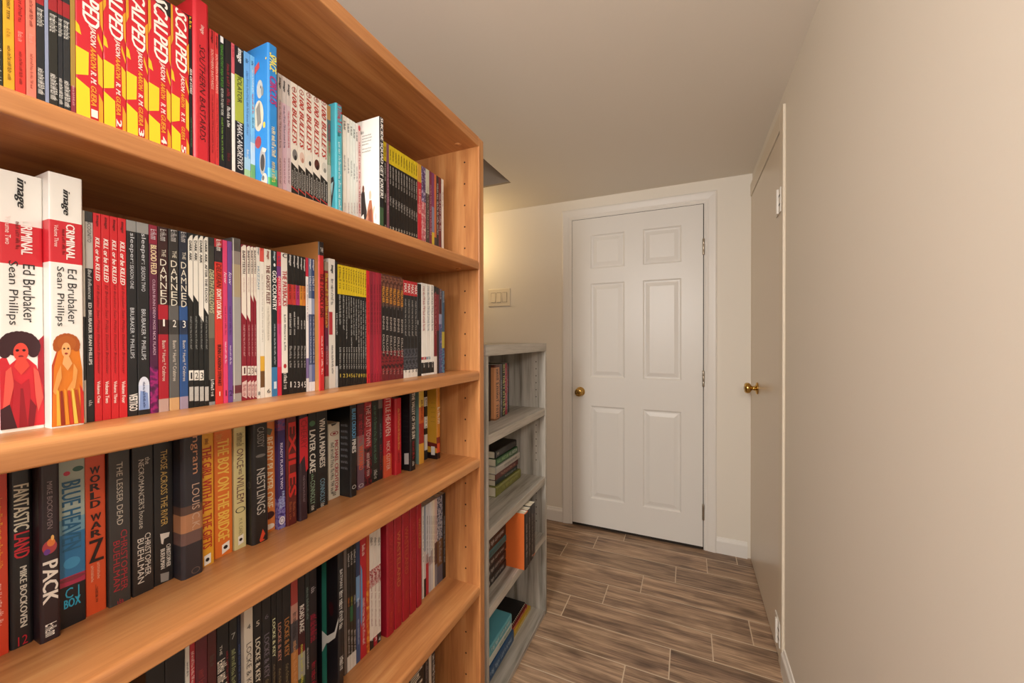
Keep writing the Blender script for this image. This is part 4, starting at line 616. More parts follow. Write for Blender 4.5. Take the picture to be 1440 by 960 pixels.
B(2,.5691,.5768,-.628,.242,.18,0,'comic_book','yellow-topped black comic with foot numeral on the second shelf, second of eleven from near end',[(.24,'dfc21e'),(1,'1a1919')],[('~2','6a5612',.019,.195,.5,.5,'b'),('~6','bcbcb8',.248,.53,.5,.5,''),('~3','b0b0ac',.677,.853,.5,.5,''),('2','d8c050',.894,.923,.7,.5,'h')],[])
B(2,.5773,.5832,-.628,.242,.18,0,'comic_book','yellow-topped black comic with foot numeral on the second shelf, third of eleven from near end',[(.24,'dfc21e'),(1,'1a1919')],[('~2','6a5612',.02,.197,.5,.5,'b'),('~7','bcbcb8',.251,.606,.5,.5,''),('~3','b0b0ac',.677,.855,.5,.5,''),('3','d8c050',.896,.926,.7,.5,'h')],[])
B(2,.5837,.5893,-.628,.242,.18,0,'comic_book','yellow-topped black comic with foot numeral on the second shelf, fourth of eleven from near end',[(.24,'dfc21e'),(1,'1a1919')],[('~2','6a5612',.021,.2,.5,.5,'b'),('~8','bcbcb8',.254,.433,.5,.5,''),('~3','b0b0ac',.678,.857,.5,.5,''),('4','d8c050',.898,.928,.7,.5,'h')],[])
B(2,.5898,.5956,-.628,.242,.18,0,'comic_book','yellow-topped black comic with foot numeral on the second shelf, fifth of eleven from near end',[(.24,'dfc21e'),(1,'1a1919')],[('~2','6a5612',.023,.203,.5,.5,'b'),('~5','bcbcb8',.258,.678,.5,.5,''),('~3','b0b0ac',.678,.858,.5,.5,''),('5','d8c050',.9,.931,.7,.5,'h')],[])
B(2,.5961,.602,-.628,.242,.18,0,'comic_book','yellow-topped black comic with foot numeral on the second shelf, sixth of eleven from near end',[(.24,'dfc21e'),(1,'1a1919')],[('~2','6a5612',.025,.207,.5,.5,'b'),('~6','bcbcb8',.261,.576,.5,.5,''),('~3','b0b0ac',.679,.86,.5,.5,''),('6','d8c050',.903,.933,.7,.5,'h')],[])
B(2,.6026,.6085,-.628,.242,.18,0,'comic_book','yellow-topped black comic with foot numeral on the second shelf, seventh of eleven from near end',[(.24,'dfc21e'),(1,'1a1919')],[('~2','6a5612',.027,.21,.5,.5,'b'),('~7','bcbcb8',.265,.618,.5,.5,''),('~3','b0b0ac',.679,.862,.5,.5,''),('7','d8c050',.905,.935,.7,.5,'h')],[])
B(2,.6091,.6151,-.628,.242,.18,0,'comic_book','yellow-topped black comic with foot numeral on the second shelf, eighth of eleven from near end',[(.24,'dfc21e'),(1,'1a1919')],[('~2','6a5612',.029,.213,.5,.5,'b'),('~8','bcbcb8',.268,.723,.5,.5,''),('~3','b0b0ac',.68,.864,.5,.5,''),('8','d8c050',.907,.938,.7,.5,'h')],[])
B(2,.6156,.6215,-.628,.242,.18,0,'comic_book','yellow-topped black comic with foot numeral on the second shelf, ninth of eleven from near end',[(.24,'dfc21e'),(1,'1a1919')],[('~2','6a5612',.031,.216,.5,.5,'b'),('~5','bcbcb8',.272,.68,.5,.5,''),('~3','b0b0ac',.68,.866,.5,.5,''),('9','d8c050',.909,.94,.7,.5,'h')],[])
B(2,.6221,.628,-.628,.242,.18,0,'comic_book','yellow-topped black comic with foot numeral on the second shelf, tenth of eleven from near end',[(.24,'dfc21e'),(1,'1a1919')],[('~2','6a5612',.033,.22,.5,.5,'b'),('~6','bcbcb8',.276,.774,.5,.5,''),('~3','b0b0ac',.681,.868,.5,.5,''),('10','d8c050',.911,.943,.7,.5,'h')],[])
B(2,.6286,.6336,-.628,.242,.18,0,'comic_book','yellow-topped black comic with foot numeral on the second shelf, eleventh of eleven from near end',[(.24,'dfc21e'),(1,'1a1919')],[('~2','6a5612',.035,.223,.5,.5,'b'),('~7','bcbcb8',.28,.757,.5,.5,''),('~3','b0b0ac',.681,.87,.5,.5,''),('11','d8c050',.913,.945,.7,.5,'h')],[])
B(2,.6347,.6433,-.628,.242,.18,0,'comic_book','bright red comic right after the yellow-topped row on the second shelf',[(1,'d3232c')],[('~5','8a1218',.125,.568,.4,.5,''),('~2','6a1824',.916,.996,.4,.5,'')],[])
B(2,.644,.6534,-.628,.242,.18,0,'comic_book','dark crimson comic after the bright red one on the second shelf',[(1,'8f1f34')],[('~5','5a1420',.12,.568,.4,.5,''),('~2','6a1824',.919,.996,.4,.5,'')],[])
B(2,.654,.6619,-.628,.242,.18,0,'comic_book','plain crimson comic, middle of five reds on the second shelf',[(1,'a3223a')],[('~5','5a1420',.115,.567,.4,.5,''),('~2','6a1824',.922,.996,.4,.5,'')],[])
B(2,.6626,.6693,-.628,.242,.18,0,'comic_book','plain crimson comic, fourth of five reds on the second shelf',[(1,'ab2438')],[('~5','5a1420',.111,.567,.4,.5,''),('~2','6a1824',.925,.996,.4,.5,'')],[])
B(2,.67,.6786,-.628,.242,.18,0,'comic_book','plain crimson comic before the orange-lettered row on the second shelf',[(1,'9c2136')],[('~5','5a1420',.107,.567,.4,.5,''),('~2','6a1824',.928,.996,.4,.5,'')],[])
B(2,.6795,.6899,-.628,.242,.18,0,'comic_book','black comic with orange-lettered top art on the second shelf, first of six from near end',[(.13,'n:5a2a20:8a5a44:2a1614:60'),(.3,'4a2a20'),(.72,'1c1617'),(.94,'n:4a141a:8a2028:1c1012:50'),(1,'6a2028')],[('PREACHER','d8963c',.115,.268,.7,.5,'b'),('~1','8a7a70',.274,.314,.4,.5,''),('ENNIS','c8beb4',.394,.52,.5,.5,''),('DILLON','c8beb4',.566,.739,.5,.5,''),('~1','b08078',.885,.938,.5,.5,'')],[])
B(2,.6905,.7023,-.628,.242,.18,0,'comic_book','black comic with orange-lettered top art on the second shelf, second of six from near end',[(.13,'n:5a2a20:8a5a44:2a1614:60'),(.3,'4a2a20'),(.72,'1c1617'),(.94,'n:4a141a:8a2028:1c1012:50'),(1,'6a2028')],[('PREACHER','d8963c',.118,.272,.7,.5,'b'),('~1','8a7a70',.277,.317,.4,.5,''),('ENNIS','c8beb4',.398,.526,.5,.5,''),('DILLON','c8beb4',.573,.747,.5,.5,''),('~1','b08078',.888,.942,.5,.5,'')],[])
B(2,.703,.7144,-.628,.242,.18,0,'comic_book','black comic with orange-lettered top art on the second shelf, third of six from near end',[(.13,'n:5a2a20:8a5a44:2a1614:60'),(.3,'4a2a20'),(.72,'1c1617'),(.94,'n:4a141a:8a2028:1c1012:50'),(1,'6a2028')],[('PREACHER','d8963c',.12,.277,.7,.5,'b'),('~1','8a7a70',.28,.32,.4,.5,''),('ENNIS','c8beb4',.402,.531,.5,.5,''),('DILLON','c8beb4',.579,.756,.5,.5,''),('~1','b08078',.892,.946,.5,.5,'')],[])
B(2,.7151,.7275,-.628,.242,.18,0,'comic_book','black comic with orange-lettered top art on the second shelf, fourth of six from near end',[(.13,'n:5a2a20:8a5a44:2a1614:60'),(.3,'4a2a20'),(.72,'1c1617'),(.94,'n:4a141a:8a2028:1c1012:50'),(1,'6a2028')],[('PREACHER','d8963c',.123,.282,.7,.5,'b'),('~1','8a7a70',.282,.324,.4,.5,''),('ENNIS','c8beb4',.406,.537,.5,.5,''),('DILLON','c8beb4',.586,.765,.5,.5,''),('~1','b08078',.896,.951,.5,.5,'')],[])
B(2,.7283,.7405,-.628,.242,.18,0,'comic_book','black comic with orange-lettered top art on the second shelf, fifth of six from near end',[(.13,'n:5a2a20:8a5a44:2a1614:60'),(.3,'4a2a20'),(.72,'1c1617'),(.94,'n:4a141a:8a2028:1c1012:50'),(1,'6a2028')],[('PREACHER','d8963c',.126,.286,.7,.5,'b'),('~1','8a7a70',.285,.327,.4,.5,''),('ENNIS','c8beb4',.411,.543,.5,.5,''),('DILLON','c8beb4',.592,.774,.5,.5,''),('~1','b08078',.899,.955,.5,.5,'')],[])
B(2,.7413,.7528,-.628,.242,.18,0,'comic_book','black comic with orange-lettered top art on the second shelf, sixth of six from near end',[(.13,'n:5a2a20:8a5a44:2a1614:60'),(.3,'4a2a20'),(.72,'1c1617'),(.94,'n:4a141a:8a2028:1c1012:50'),(1,'6a2028')],[('PREACHER','d8963c',.129,.292,.7,.5,'b'),('~1','8a7a70',.288,.331,.4,.5,''),('ENNIS','c8beb4',.415,.55,.5,.5,''),('DILLON','c8beb4',.599,.783,.5,.5,''),('~1','b08078',.903,.96,.5,.5,'')],[])
B(2,.7541,.7667,-.628,.238,.18,0,'comic_book','first of four black comics with red max tops on the second shelf',[(.15,'c0242e'),(.7,'1d1c1e'),(.92,'n:2a2c34:5a5c64:141418:60'),(1,'e4e0d8')],[('MAX','f0e0dc',.032,.126,.75,.5,'b'),('~6','b8b6b2',.192,.57,.4,.5,''),('1','2a2a2a',.905,.942,.5,.5,'h')],[])
B(2,.7675,.7793,-.628,.238,.18,0,'comic_book','second of four black comics with red max tops on the second shelf',[(.15,'c0242e'),(.7,'1d1c1e'),(.92,'n:2a2c34:5a5c64:141418:60'),(1,'e4e0d8')],[('MAX','f0e0dc',.032,.128,.75,.5,'b'),('~6','b8b6b2',.194,.57,.4,.5,''),('2','2a2a2a',.909,.946,.5,.5,'h')],[])
B(2,.7801,.7928,-.628,.238,.18,0,'comic_book','third of four black comics with red max tops on the second shelf',[(.15,'c0242e'),(.7,'1d1c1e'),(.92,'n:2a2c34:5a5c64:141418:60'),(1,'e4e0d8')],[('MAX','f0e0dc',.033,.13,.75,.5,'b'),('~6','b8b6b2',.197,.57,.4,.5,''),('3','2a2a2a',.913,.95,.5,.5,'h')],[])
B(2,.7937,.8064,-.628,.238,.18,0,'comic_book','fourth of four black comics with red max tops on the second shelf',[(.15,'c0242e'),(.7,'1d1c1e'),(.92,'n:2a2c34:5a5c64:141418:60'),(1,'e4e0d8')],[('MAX','f0e0dc',.033,.131,.75,.5,'b'),('~6','b8b6b2',.199,.569,.4,.5,''),('4','2a2a2a',.917,.955,.5,.5,'h')],[])
B(2,.8075,.8226,-.628,.236,.18,0,'comic_book','thick black book beside the three white-spined books on the second shelf',[(1,'16171a')],[('~3','3a3c40',.164,.627,.4,.5,'')],[('P','b8b8b4',[(0,.395),(.14,.395),(.14,.442),(0,.442)])])
B(2,.8238,.8428,-.628,.24,.18,0,'comic_book','tall white-spined book with rose lettering on the second shelf',[(.8,'ebe8e2'),(.83,'b04048'),(.86,'ebe8e2'),(.98,'1c1c1e'),(1,'ebe8e2')],[('~7','b05a5a',.031,.518,.5,.5,''),('~2','e0ded8',.804,.912,.3,.5,'')],[])
B(2,.8437,.8614,-.628,.24,.18,0,'comic_book','tall white-spined book with grey-blue lettering on the second shelf',[(.8,'ebe8e2'),(.83,'8a9aa8'),(.86,'ebe8e2'),(.98,'1c1c1e'),(1,'ebe8e2')],[('~7','8090a0',.022,.517,.5,.5,''),('~2','e0ded8',.807,.917,.3,.5,'')],[])
B(2,.8623,.8771,-.628,.24,.18,0,'comic_book','tall white-spined book with charcoal lettering on the second shelf',[(.8,'ebe8e2'),(.83,'ebe8e2'),(.86,'ebe8e2'),(.98,'1c1c1e'),(1,'ebe8e2')],[('~7','5a5a60',.013,.515,.5,.5,''),('~2','e0ded8',.81,.922,.3,.5,'')],[])
B(2,.8784,.8912,-.628,.238,.18,0,'comic_book','maroon comic with small grey numeral on top on the second shelf',[(.08,'1c1c1e'),(.8,'7a1c26'),(1,'e0d8d0')],[('~5','b06a70',.062,.551,.5,.5,'')],[])
B(2,.8922,.9013,-.628,.236,.18,0,'comic_book','slim dark comic with grey numeral near the far panel on the second shelf',[(.08,'1c1c1e'),(.5,'7a2430'),(1,'2a1c24')],[],[])
B(2,.9023,.9146,-.628,.234,.18,0,'comic_book','purple mottled comic near the far panel on the second shelf',[(.3,'4a2028'),(.42,'8a8ca8'),(1,'n:5a4078:2a5a78:8a80a0:60')],[('~3','a8b0c0',.004,.119,.5,.5,'')],[])
B(2,.9156,.9279,-.628,.23,.18,0,'comic_book','teal-blue mottled comic last before the far panel on the second shelf',[(.5,'3a5870'),(.7,'b0a040'),(1,'n:3a4a80:5a90a0:30304a:60')],[('~3','b0b8c0',.004,.142,.5,.5,'')],[])
B(3,.1545,.1671,-.705,.231,.135,0,'paperback_book','red-orange paperback cut by the frame on the third shelf',[(1,'c23a20')],[('~9','e0a030',.23,.577,.4,.5,'b'),('~4','e8b0a0',.646,.854,.4,.5,'')],[])
B(3,.1684,.1858,-.705,.231,.135,2,'paperback_book','black paperback with cream and red capitals on the third shelf',[(1,'1c1a1b')],[('FANTASTIC','cfc6ae',.184,.417,.66,.5,'b'),('LAND','b8222c',.425,.554,.66,.5,'b'),('MIKE BOCKOVEN','c9c2b2',.597,.902,.3,.55,'b'),('12','b0202c',.945,.991,.42,.5,'h')],[])
B(3,.1861,.2025,-.688,.231,.135,2,'paperback_book','very dark plum paperback with white four-letter title on the third shelf',[(1,'2a1d22')],[('MIKE BOCKOVEN','8a7a7a',.184,.425,.26,.5,''),('PACK','e0d8cc',.59,.805,.74,.5,'b'),('~1','e8e4da',.911,.973,.55,.5,'b')],[('E','a83a40',.48,.52,.36,.035),('E','d87838',.55,.498,.2,.02),('E','6a3a8a',.35,.542,.16,.015),('E','e8b060',.62,.476,.08,.014)])
B(3,.2035,.228,-.7,.231,.135,0,'paperback_book','pale sage paperback with blue title and black foot on the third shelf',[(.42,'9aa69a'),(.5,'6a94a4'),(.73,'2a6c98'),(.78,'a02a4a'),(1,'15161a')],[('BLUE HEAVEN','1f5878',.219,.592,.66,.5,'b'),('C J','2a9ab8',.792,.846,.5,.5,'h'),('BOX','2a9ab8',.85,.896,.6,.5,'hb')],[('E','b8304a',.35,.176,.12,.012),('E','2a5a50',.75,.161,.2,.014),('E','7a2a3a',.5,.746,.5,.012),('E','3a86b0',.5,.661,.3,.03)])
B(3,.2287,.2482,-.703,.231,.135,0,'paperback_book','orange paperback with black title on the third shelf',[(1,'c94a22')],[('WORLD','2a1614',.169,.406,.5,.48,'sb'),('WAR','2a1614',.434,.571,.52,.5,'sb'),('Z','221210',.583,.708,.72,.5,'hb'),('~9','e0b090',.724,.816,.14,.3,''),('~9','e0b090',.716,.808,.14,.6,''),('~2','3a1a14',.836,.909,.12,.5,'h'),('~2','3a1a14',.909,.937,.1,.5,'h')],[])
B(3,.2493,.2712,-.698,.231,.135,0,'paperback_book','grey-black paperback with red author name on the third shelf',[(1,'383634')],[('THE LESSER DEAD','bdb6a6',.173,.539,.28,.5,''),('CHRISTOPHER','a02832',.573,.926,.3,.68,''),('BUEHLMAN','a02832',.627,.918,.3,.33,''),('~1','a83038',.968,.996,.3,.5,'h')],[])
B(3,.273,.2962,-.697,.231,.135,0,'paperback_book','black paperback with white necromancer lettering on the third shelf',[(1,'262322')],[('the','bdb6a8',.177,.22,.24,.72,''),("NECROMANCER'S",'bdb6a8',.186,.485,.26,.42,''),('house','bdb6a8',.498,.602,.24,.42,''),('CHRISTOPHER','d6d0c4',.641,.901,.28,.7,''),('BUEHLMAN','d6d0c4',.662,.931,.3,.36,'')],[])
B(3,.2975,.3205,-.699,.231,.135,0,'paperback_book','black paperback with gold title on the third shelf',[(1,'211f1f')],[('THOSE ACROSS THE RIVER','c3a258',.158,.636,.34,.52,''),('CHRISTOPHER','d0cabe',.763,.907,.22,.72,'b'),('BUEHLMAN','d0cabe',.781,.907,.22,.42,'b')],[('E','c8c2b8',.6,.7,.16,.012),('P','d0cac0',[(.3,.682),(.8,.691),(.75,.718),(.5,.722),(.45,.754),(.36,.745)]),('P','8a8680',[(.3,.934),(.75,.943),(.72,.996),(.32,.989)])])
B(3,.3213,.35,-.678,.229,.12,1,'hardcover_book','thick black hardback with brown sunset band on the third shelf',[(.53,'2c2a30'),(.585,'5a4238'),(.7,'b07c58'),(.78,'6a504a'),(1,'2e2b31')],[('Ingram','c08a66',.058,.329,.42,.6,''),('LOUIS C.K.','c0a088',.395,.694,.34,.62,'')],[('O','6a5a50',.6,.966,.2,.02)])
B(3,.3512,.3702,-.69,.231,.135,0,'paperback_book','golden yellow paperback with red capitals on the third shelf',[(1,'d99c2a')],[('THE GIRL WITH ALL THE GIFTS','b02a22',.187,.882,.66,.5,'b'),('~3','7a3a20',.134,.173,.3,.5,'')],[('P','e8e4dc',[(.25,.93),(.75,.921),(.75,.989),(.25,.996)]),('E','161416',.5,.96,.14,.013)])
B(3,.3745,.402,-.697,.231,.135,0,'paperback_book','orange paperback with yellow capitals on the third shelf',[(1,'d9722a')],[('THE BOY ON THE BRIDGE','e8bc50',.17,.886,.62,.5,'b'),('~3','e0a050',.129,.175,.4,.3,'')],[('P','e8e4dc',[(.4,.921),(.82,.906),(.82,.967),(.4,.987)]),('E','161416',.6,.944,.12,.013)])
B(3,.404,.423,-.695,.231,.135,0,'paperback_book','pale yellow-green paperback with maroon title on the third shelf',[(1,'cfc48c')],[('ONCE','5a2430',.263,.405,.55,.5,''),('was','5a2430',.41,.452,.28,.5,''),('WILLEM','5a2430',.463,.662,.6,.5,''),('M. R. CAREY','7a7450',.778,.904,.3,.5,''),('~3','6a5a40',.147,.242,.6,.5,'')],[('O','3a362a',.5,.715,.42,.022),('P','e8e6dc',[(.3,.909),(.75,.899),(.75,.962),(.3,.972)]),('E','161416',.52,.935,.14,.011)])
B(3,.426,.4545,-.682,.231,.135,1,'hardcover_book','thick black hardback with small flame mark on the third shelf',[(1,'1d1b1b')],[('CASSIDY','8a8680',.124,.276,.42,.5,''),('NESTLINGS','bab4aa',.438,.783,.5,.5,'')],[('P','c8442c',[(.4,.978),(.6,.902),(.75,.945),(.6,.978),(.75,.989),(.45,.996)]),('E','6a6660',.5,.34,.3,.012)],'1f1d1d',[('O','5a5854',.93,.55,.03,.025)],[])
B(3,.4595,.482,-.705,.231,.135,0,'paperback_book','orange paperback with cream lettering and dark oval on the third shelf',[(.12,'c9b08a'),(1,'cf7838')],[('READY PLAYER ONE','e6cfa8',.24,.81,.6,.5,'b')],[('E','3a1a18',.5,.867,.42,.03),('E','e3d8c8',.5,.958,.42,.022),('P','5a5a48',[(.3,.161),(.8,.183),(.6,.229),(.2,.206)])])
B(3,.4823,.4968,-.697,.231,.135,0,'paperback_book','indigo paperback with pale lettering on the third shelf',[(.2,'n:5a4a8a:8a3a60:2a2050:80'),(.75,'3a2a66'),(1,'n:4a3a90:8a86b8:2a2050:60')],[('READY PLAYER TWO','c9c2d8',.302,.679,.34,.45,'b'),('ERNEST','a8b8e0',.697,.836,.3,.65,'b'),('CLINE','a8b8e0',.732,.836,.3,.3,'b')],[('E','d8d4dc',.5,.935,.4,.034),('O','4a4068',.5,.935,.26,.022)])
B(3,.4971,.5186,-.693,.231,.135,1,'hardcover_book','dark red hardback with jagged scarlet title on the third shelf',[(1,'5c1f1c')],[('EXILES','c42a24',.148,.77,.72,.5,'b'),('~2','a05a3a',.805,.948,.22,.3,''),('~2','a05a3a',.817,.936,.22,.65,'')],[])
B(3,.5215,.5394,-.69,.231,.135,1,'hardcover_book','plum hardback with red pistol shape on the third shelf',[(1,'33202a')],[('CHERRY','8a1420',.147,.39,.7,.5,''),('~6','8a7a80',.621,.846,.25,.5,'')],[('P','c4202c',[(0,.135),(1,.123),(1,.573),(.75,.597),(.6,.451),(.2,.488),(0,.512)])])
B(3,.5522,.5712,-.705,.231,.135,0,'paperback_book','black paperback with green stamp and bold white title on the third shelf',[(1,'1b1b1c')],[('LAYER CAKE','d8d4c8',.267,.648,.7,.5,'b'),('~1','8ab08a',.661,.712,.3,.5,''),('CONNOLLY','8fae94',.718,.928,.55,.5,''),('~1','d8d4c8',.94,.979,.4,.5,'b')],[('E','3f6a48',.5,.21,.36,.025)])
B(3,.5751,.602,-.709,.231,.135,0,'paperback_book','black paperback with white title and pale blue name on the third shelf',[(1,'1b1b1c')],[('VIVA LA MADNESS','d2cec2',.189,.635,.5,.5,'b'),('CONNOLLY','7ba4b8',.74,.963,.42,.5,''),('~1','d8d4c8',.963,.996,.35,.5,'b')],[])
B(3,.6156,.6463,-.722,.168,.128,0,'paperback_book','short cream paperback with red and black lettering on the third shelf',[(1,'c9c0ac')],[('MICHAEL CRICHTON','a03038',.232,.906,.3,.68,'b'),('~6','2a2826',.251,.925,.3,.32,'b'),('~1','2a2826',.906,.963,.35,.5,'b')],[('O','8a2a2a',.5,.137,.36,.03),('E','8a2a2a',.5,.137,.16,.014),('P','3a3632',[(.2,.004),(.75,.004),(.6,.023),(.3,.033)])])
B(3,.6475,.6657,-.69,.231,.135,1,'hardcover_book','black hardback with sky blue author name on the third shelf',[(1,'18191c')],[('BLAKE CROUCH','5a9cc8',.139,.426,.6,.5,'b'),('PINES','d8d6d0',.44,.572,.6,.5,'b')],[('O','c8c8c4',.5,.908,.3,.018)],'1d1f22',[],[('~4','8a9098',.78,.93,.3,.028),('~4','8a9098',.78,.93,.36,.028),('~4','8a9098',.78,.93,.42,.028),('~4','8a9098',.78,.93,.48,.028),('~4','8a9098',.78,.93,.54,.028),('~4','8a9098',.78,.93,.6,.028),('~4','8a9098',.78,.93,.66,.028),('~4','8a9098',.78,.93,.72,.028)])
B(3,.6854,.707,-.709,.231,.135,0,'paperback_book','dusky paperback with red and orange lettering on the third shelf',[(.13,'1c1a1c'),(.45,'5c1f28'),(.75,'8a6a68'),(1,'6a5060')],[('~4','b8283a',.232,.525,.55,.5,'b'),('WAYWARD','d05a34',.554,.804,.6,.5,'b')],[('O','d0ccc8',.5,.965,.34,.018)])
B(3,.709,.7321,-.71,.231,.135,0,'paperback_book','crimson paperback with blotchy white title on the third shelf',[(.6,'n:8a1c28:b02c34:4a1018:40'),(1,'n:3a141a:7a1c28:1c1012:40')],[('THE LAST TOWN','d8b8b4',.153,.581,.6,.5,''),('~3','d8b8b4',.656,.897,.5,.5,'b')],[])
B(3,.7352,.7565,-.712,.231,.135,0,'paperback_book','black-green paperback with faint green lettering on the third shelf',[(1,'1d2422')],[('~8','4f7560',.178,.794,.45,.5,''),('~2','c8ccc4',.871,.964,.5,.5,'b')],[])
B(3,.7576,.7726,-.712,.231,.135,0,'paperback_book','black paperback with a grey label on top on the third shelf',[(.22,'6a6260'),(.7,'24242a'),(1,'262026')],[('~4','6a7a80',.387,.544,.4,.5,''),('~3','8a2438',.622,.897,.4,.5,'')],[])
B(3,.7729,.8013,-.708,.231,.135,0,'paperback_book','red paperback with widely spaced white capitals on the third shelf',[(.75,'bc2530'),(1,'d2583a')],[('LITTLE HEAVEN','e8d8cc',.094,.54,.62,.5,''),('NICK CUTTER','e0c8b8',.604,.923,.45,.5,'')],[])
B(3,.8016,.8268,-.696,.2,.135,1,'hardcover_book','shorter red hardback with small gold letters on the third shelf',[(1,'b9202c')],[('~9','d8a850',.137,.682,.3,.5,''),('~4','7a141c',.719,.851,.3,.5,'')],[],'a51a26',[],[])
B(3,.8424,.8653,-.68,.231,.135,1,'hardcover_book','black hardback with white valley title on the third shelf',[(1,'151417')],[('THE VALLEY OF THE SUN','d0cabc',.092,.627,.55,.5,'b'),('~4','a02030',.661,.87,.4,.5,''),('~1','d0ccc4',.895,.945,.4,.5,'')],[],'1a191c',[('P','c8c6c2',[(.84,.8),(.95,.79),(.95,.92),(.84,.93)])],[('~3','3c3a40',.82,.94,.3,.012),('~3','3c3a40',.82,.94,.36,.012),('~3','3c3a40',.82,.94,.42,.012),('~3','3c3a40',.82,.94,.48,.012),('~3','3c3a40',.82,.94,.54,.012),('~3','3c3a40',.82,.94,.6,.012),('~3','3c3a40',.82,.94,.66,.012)])
B(3,.899,.9219,-.694,.231,.135,2,'paperback_book','yellow and red comic-art hardback on the third shelf',[(.3,'d8b850'),(.5,'c8602c'),(.75,'a02c24'),(1,'d8a03c')],[('~3','5a1c14',.214,.461,.4,.5,'')],[],'7fa29a',[],[])
B(3,.9392,.9522,-.706,.231,.135,0,'paperback_book','black and white chequered slim paperback on the third shelf',[(.2,'1c1a1b'),(.32,'dcd8ce'),(.45,'1c1a1b'),(.6,'dcd8ce'),(.68,'1c1a1b'),(.88,'d0ccc4'),(1,'2a2422')],[('~3','2a2828',.221,.677,.4,.5,'')],[])
B(3,.958,.9746,-.676,.231,.135,1,'hardcover_book','amber hardback facing the far panel on the third shelf',[(.72,'c8842e'),(.8,'7a2418'),(.92,'d0502c'),(1,'2a1616')],[('~1','e8dcc0',.336,.546,.7,.5,'b')],[],'c8962c',[('P','6a1c14',[(.7,.78),(1,.8),(1,.86),(.7,.84)]),('P','1f1212',[(.7,.92),(1,.92),(1,1),(.7,1)]),('P','d8d6d2',[(.84,.84),(.94,.84),(.94,.95),(.84,.95)])],[('~4','7a5a1c',.84,.95,.28,.01),('~4','7a5a1c',.84,.95,.34,.01),('~4','7a5a1c',.84,.95,.4,.01),('~4','7a5a1c',.84,.95,.46,.01),('~4','7a5a1c',.84,.95,.52,.01)])
B(4,.2822,.304,-.688,.283,.16,0,'comic_book','thick black book under the shelf edge',[(1,'17181b')],[],[])
B(4,.3045,.3283,-.688,.283,.16,0,'comic_book','black book beside the blue-footed white comic on the fourth shelf',[(1,'14151a')],[],[])
B(4,.329,.3346,-.688,.283,.16,0,'comic_book','white-topped comic with blue foot on the fourth shelf',[(.62,'cfcac0'),(1,'2a5a80')],[('~4','4a4a50',.104,.18,.5,.5,'')],[])
B(4,.3351,.3415,-.688,.283,.16,0,'comic_book','red and white comic on the fourth shelf',[(1,'a82230')],[('~6','e0c0b8',.063,.237,.6,.5,'b')],[])
B(4,.3421,.3584,-.688,.283,.16,0,'comic_book','grey-red patterned book in a sleeve on the fourth shelf',[(.5,'5a1c28'),(.58,'6a5a58'),(1,'n:6a3a34:8a5a50:3a2a2a:60')],[('~3','8a3434',.193,.389,.5,.5,'b')],[])
B(4,.3588,.3715,-.688,.283,.16,0,'comic_book','beige book with dark maroon top on the fourth shelf',[(.42,'4a1a1c'),(.62,'8a8478'),(1,'9a6a3c')],[('~2','4a4038',.153,.213,.5,.5,'')],[])
B(4,.3723,.39,-.688,.283,.16,0,'comic_book','black book with large slanted white letters on the fourth shelf',[(1,'17171a')],[('THE','cfc8ba',.133,.187,.2,.3,''),('~4','d6cfc0',.216,.483,.8,.4,'bi'),('~5','7a1c24',.187,.483,.22,.85,'b')],[])
B(4,.3905,.4029,-.688,.283,.16,0,'comic_book','black comic with pale olive lettering on the fourth shelf',[(1,'1a1b1b')],[('~6','9aa070',.202,.509,.5,.5,'b'),('7','a8a8a0',.106,.139,.5,.5,'h')],[])
B(4,.4033,.4088,-.688,.283,.16,0,'comic_book','dark navy comic beside the pale ivory one on the fourth shelf',[(1,'1a2030')],[('~6','4a5a8a',.197,.516,.5,.5,'')],[])
B(4,.4094,.4239,-.68,.283,.16,0,'comic_book','pale ivory comic with dark title on the fourth shelf',[(1,'c9c0b0')],[('LOCKE & KEY','4a4440',.206,.502,.55,.5,''),('4','4a4440',.094,.124,.4,.5,'h')],[])
B(4,.4295,.4441,-.688,.283,.16,0,'comic_book','black comic with cream key title on the fourth shelf',[(1,'19181a')],[('LOCKE & KEY','d0c8b4',.235,.51,.55,.5,'b'),('~6','8a7a5a',.519,.767,.35,.5,'i'),('5','d0c8b4',.128,.159,.4,.5,'h')],[])
B(4,.4446,.4608,-.688,.283,.16,0,'comic_book','black comic with dull grey key title on the fourth shelf',[(1,'19181a')],[('LOCKE & KEY','6a626a',.247,.528,.55,.5,'b'),('~6','8a7a5a',.537,.79,.35,.5,'i'),('6','6a626a',.125,.152,.4,.5,'h')],[])
B(4,.4614,.4707,-.688,.283,.16,0,'comic_book','black comic with pale olive key title on the fourth shelf',[(1,'19181a')],[('LOCKE & KEY','c9cba0',.183,.431,.55,.5,'b'),('~6','8a7a5a',.478,.736,.35,.5,'i')],[])
B(4,.4712,.4822,-.688,.283,.16,0,'comic_book','black comic with dusty pink key title on the fourth shelf',[(1,'19181a')],[('LOCKE & KEY','b07a68',.235,.488,.55,.5,'b'),('~6','8a7a5a',.534,.796,.35,.5,'i')],[])
B(4,.4828,.4995,-.688,.283,.16,0,'comic_book','black comic with copper key title on the fourth shelf',[(1,'19181a')],[('LOCKE & KEY','a8703c',.236,.493,.55,.5,'b'),('~6','8a7a5a',.54,.807,.35,.5,'i')],[])
B(4,.5003,.5144,-.688,.283,.16,0,'comic_book','orange-footed grey comic on the fourth shelf',[(.18,'9a3a34'),(.3,'b08070'),(.5,'4a4448'),(1,'b0743c')],[('~4','2a2428',.235,.409,.6,.5,'b'),('~5','c89060',.429,.817,.5,.5,'')],[])
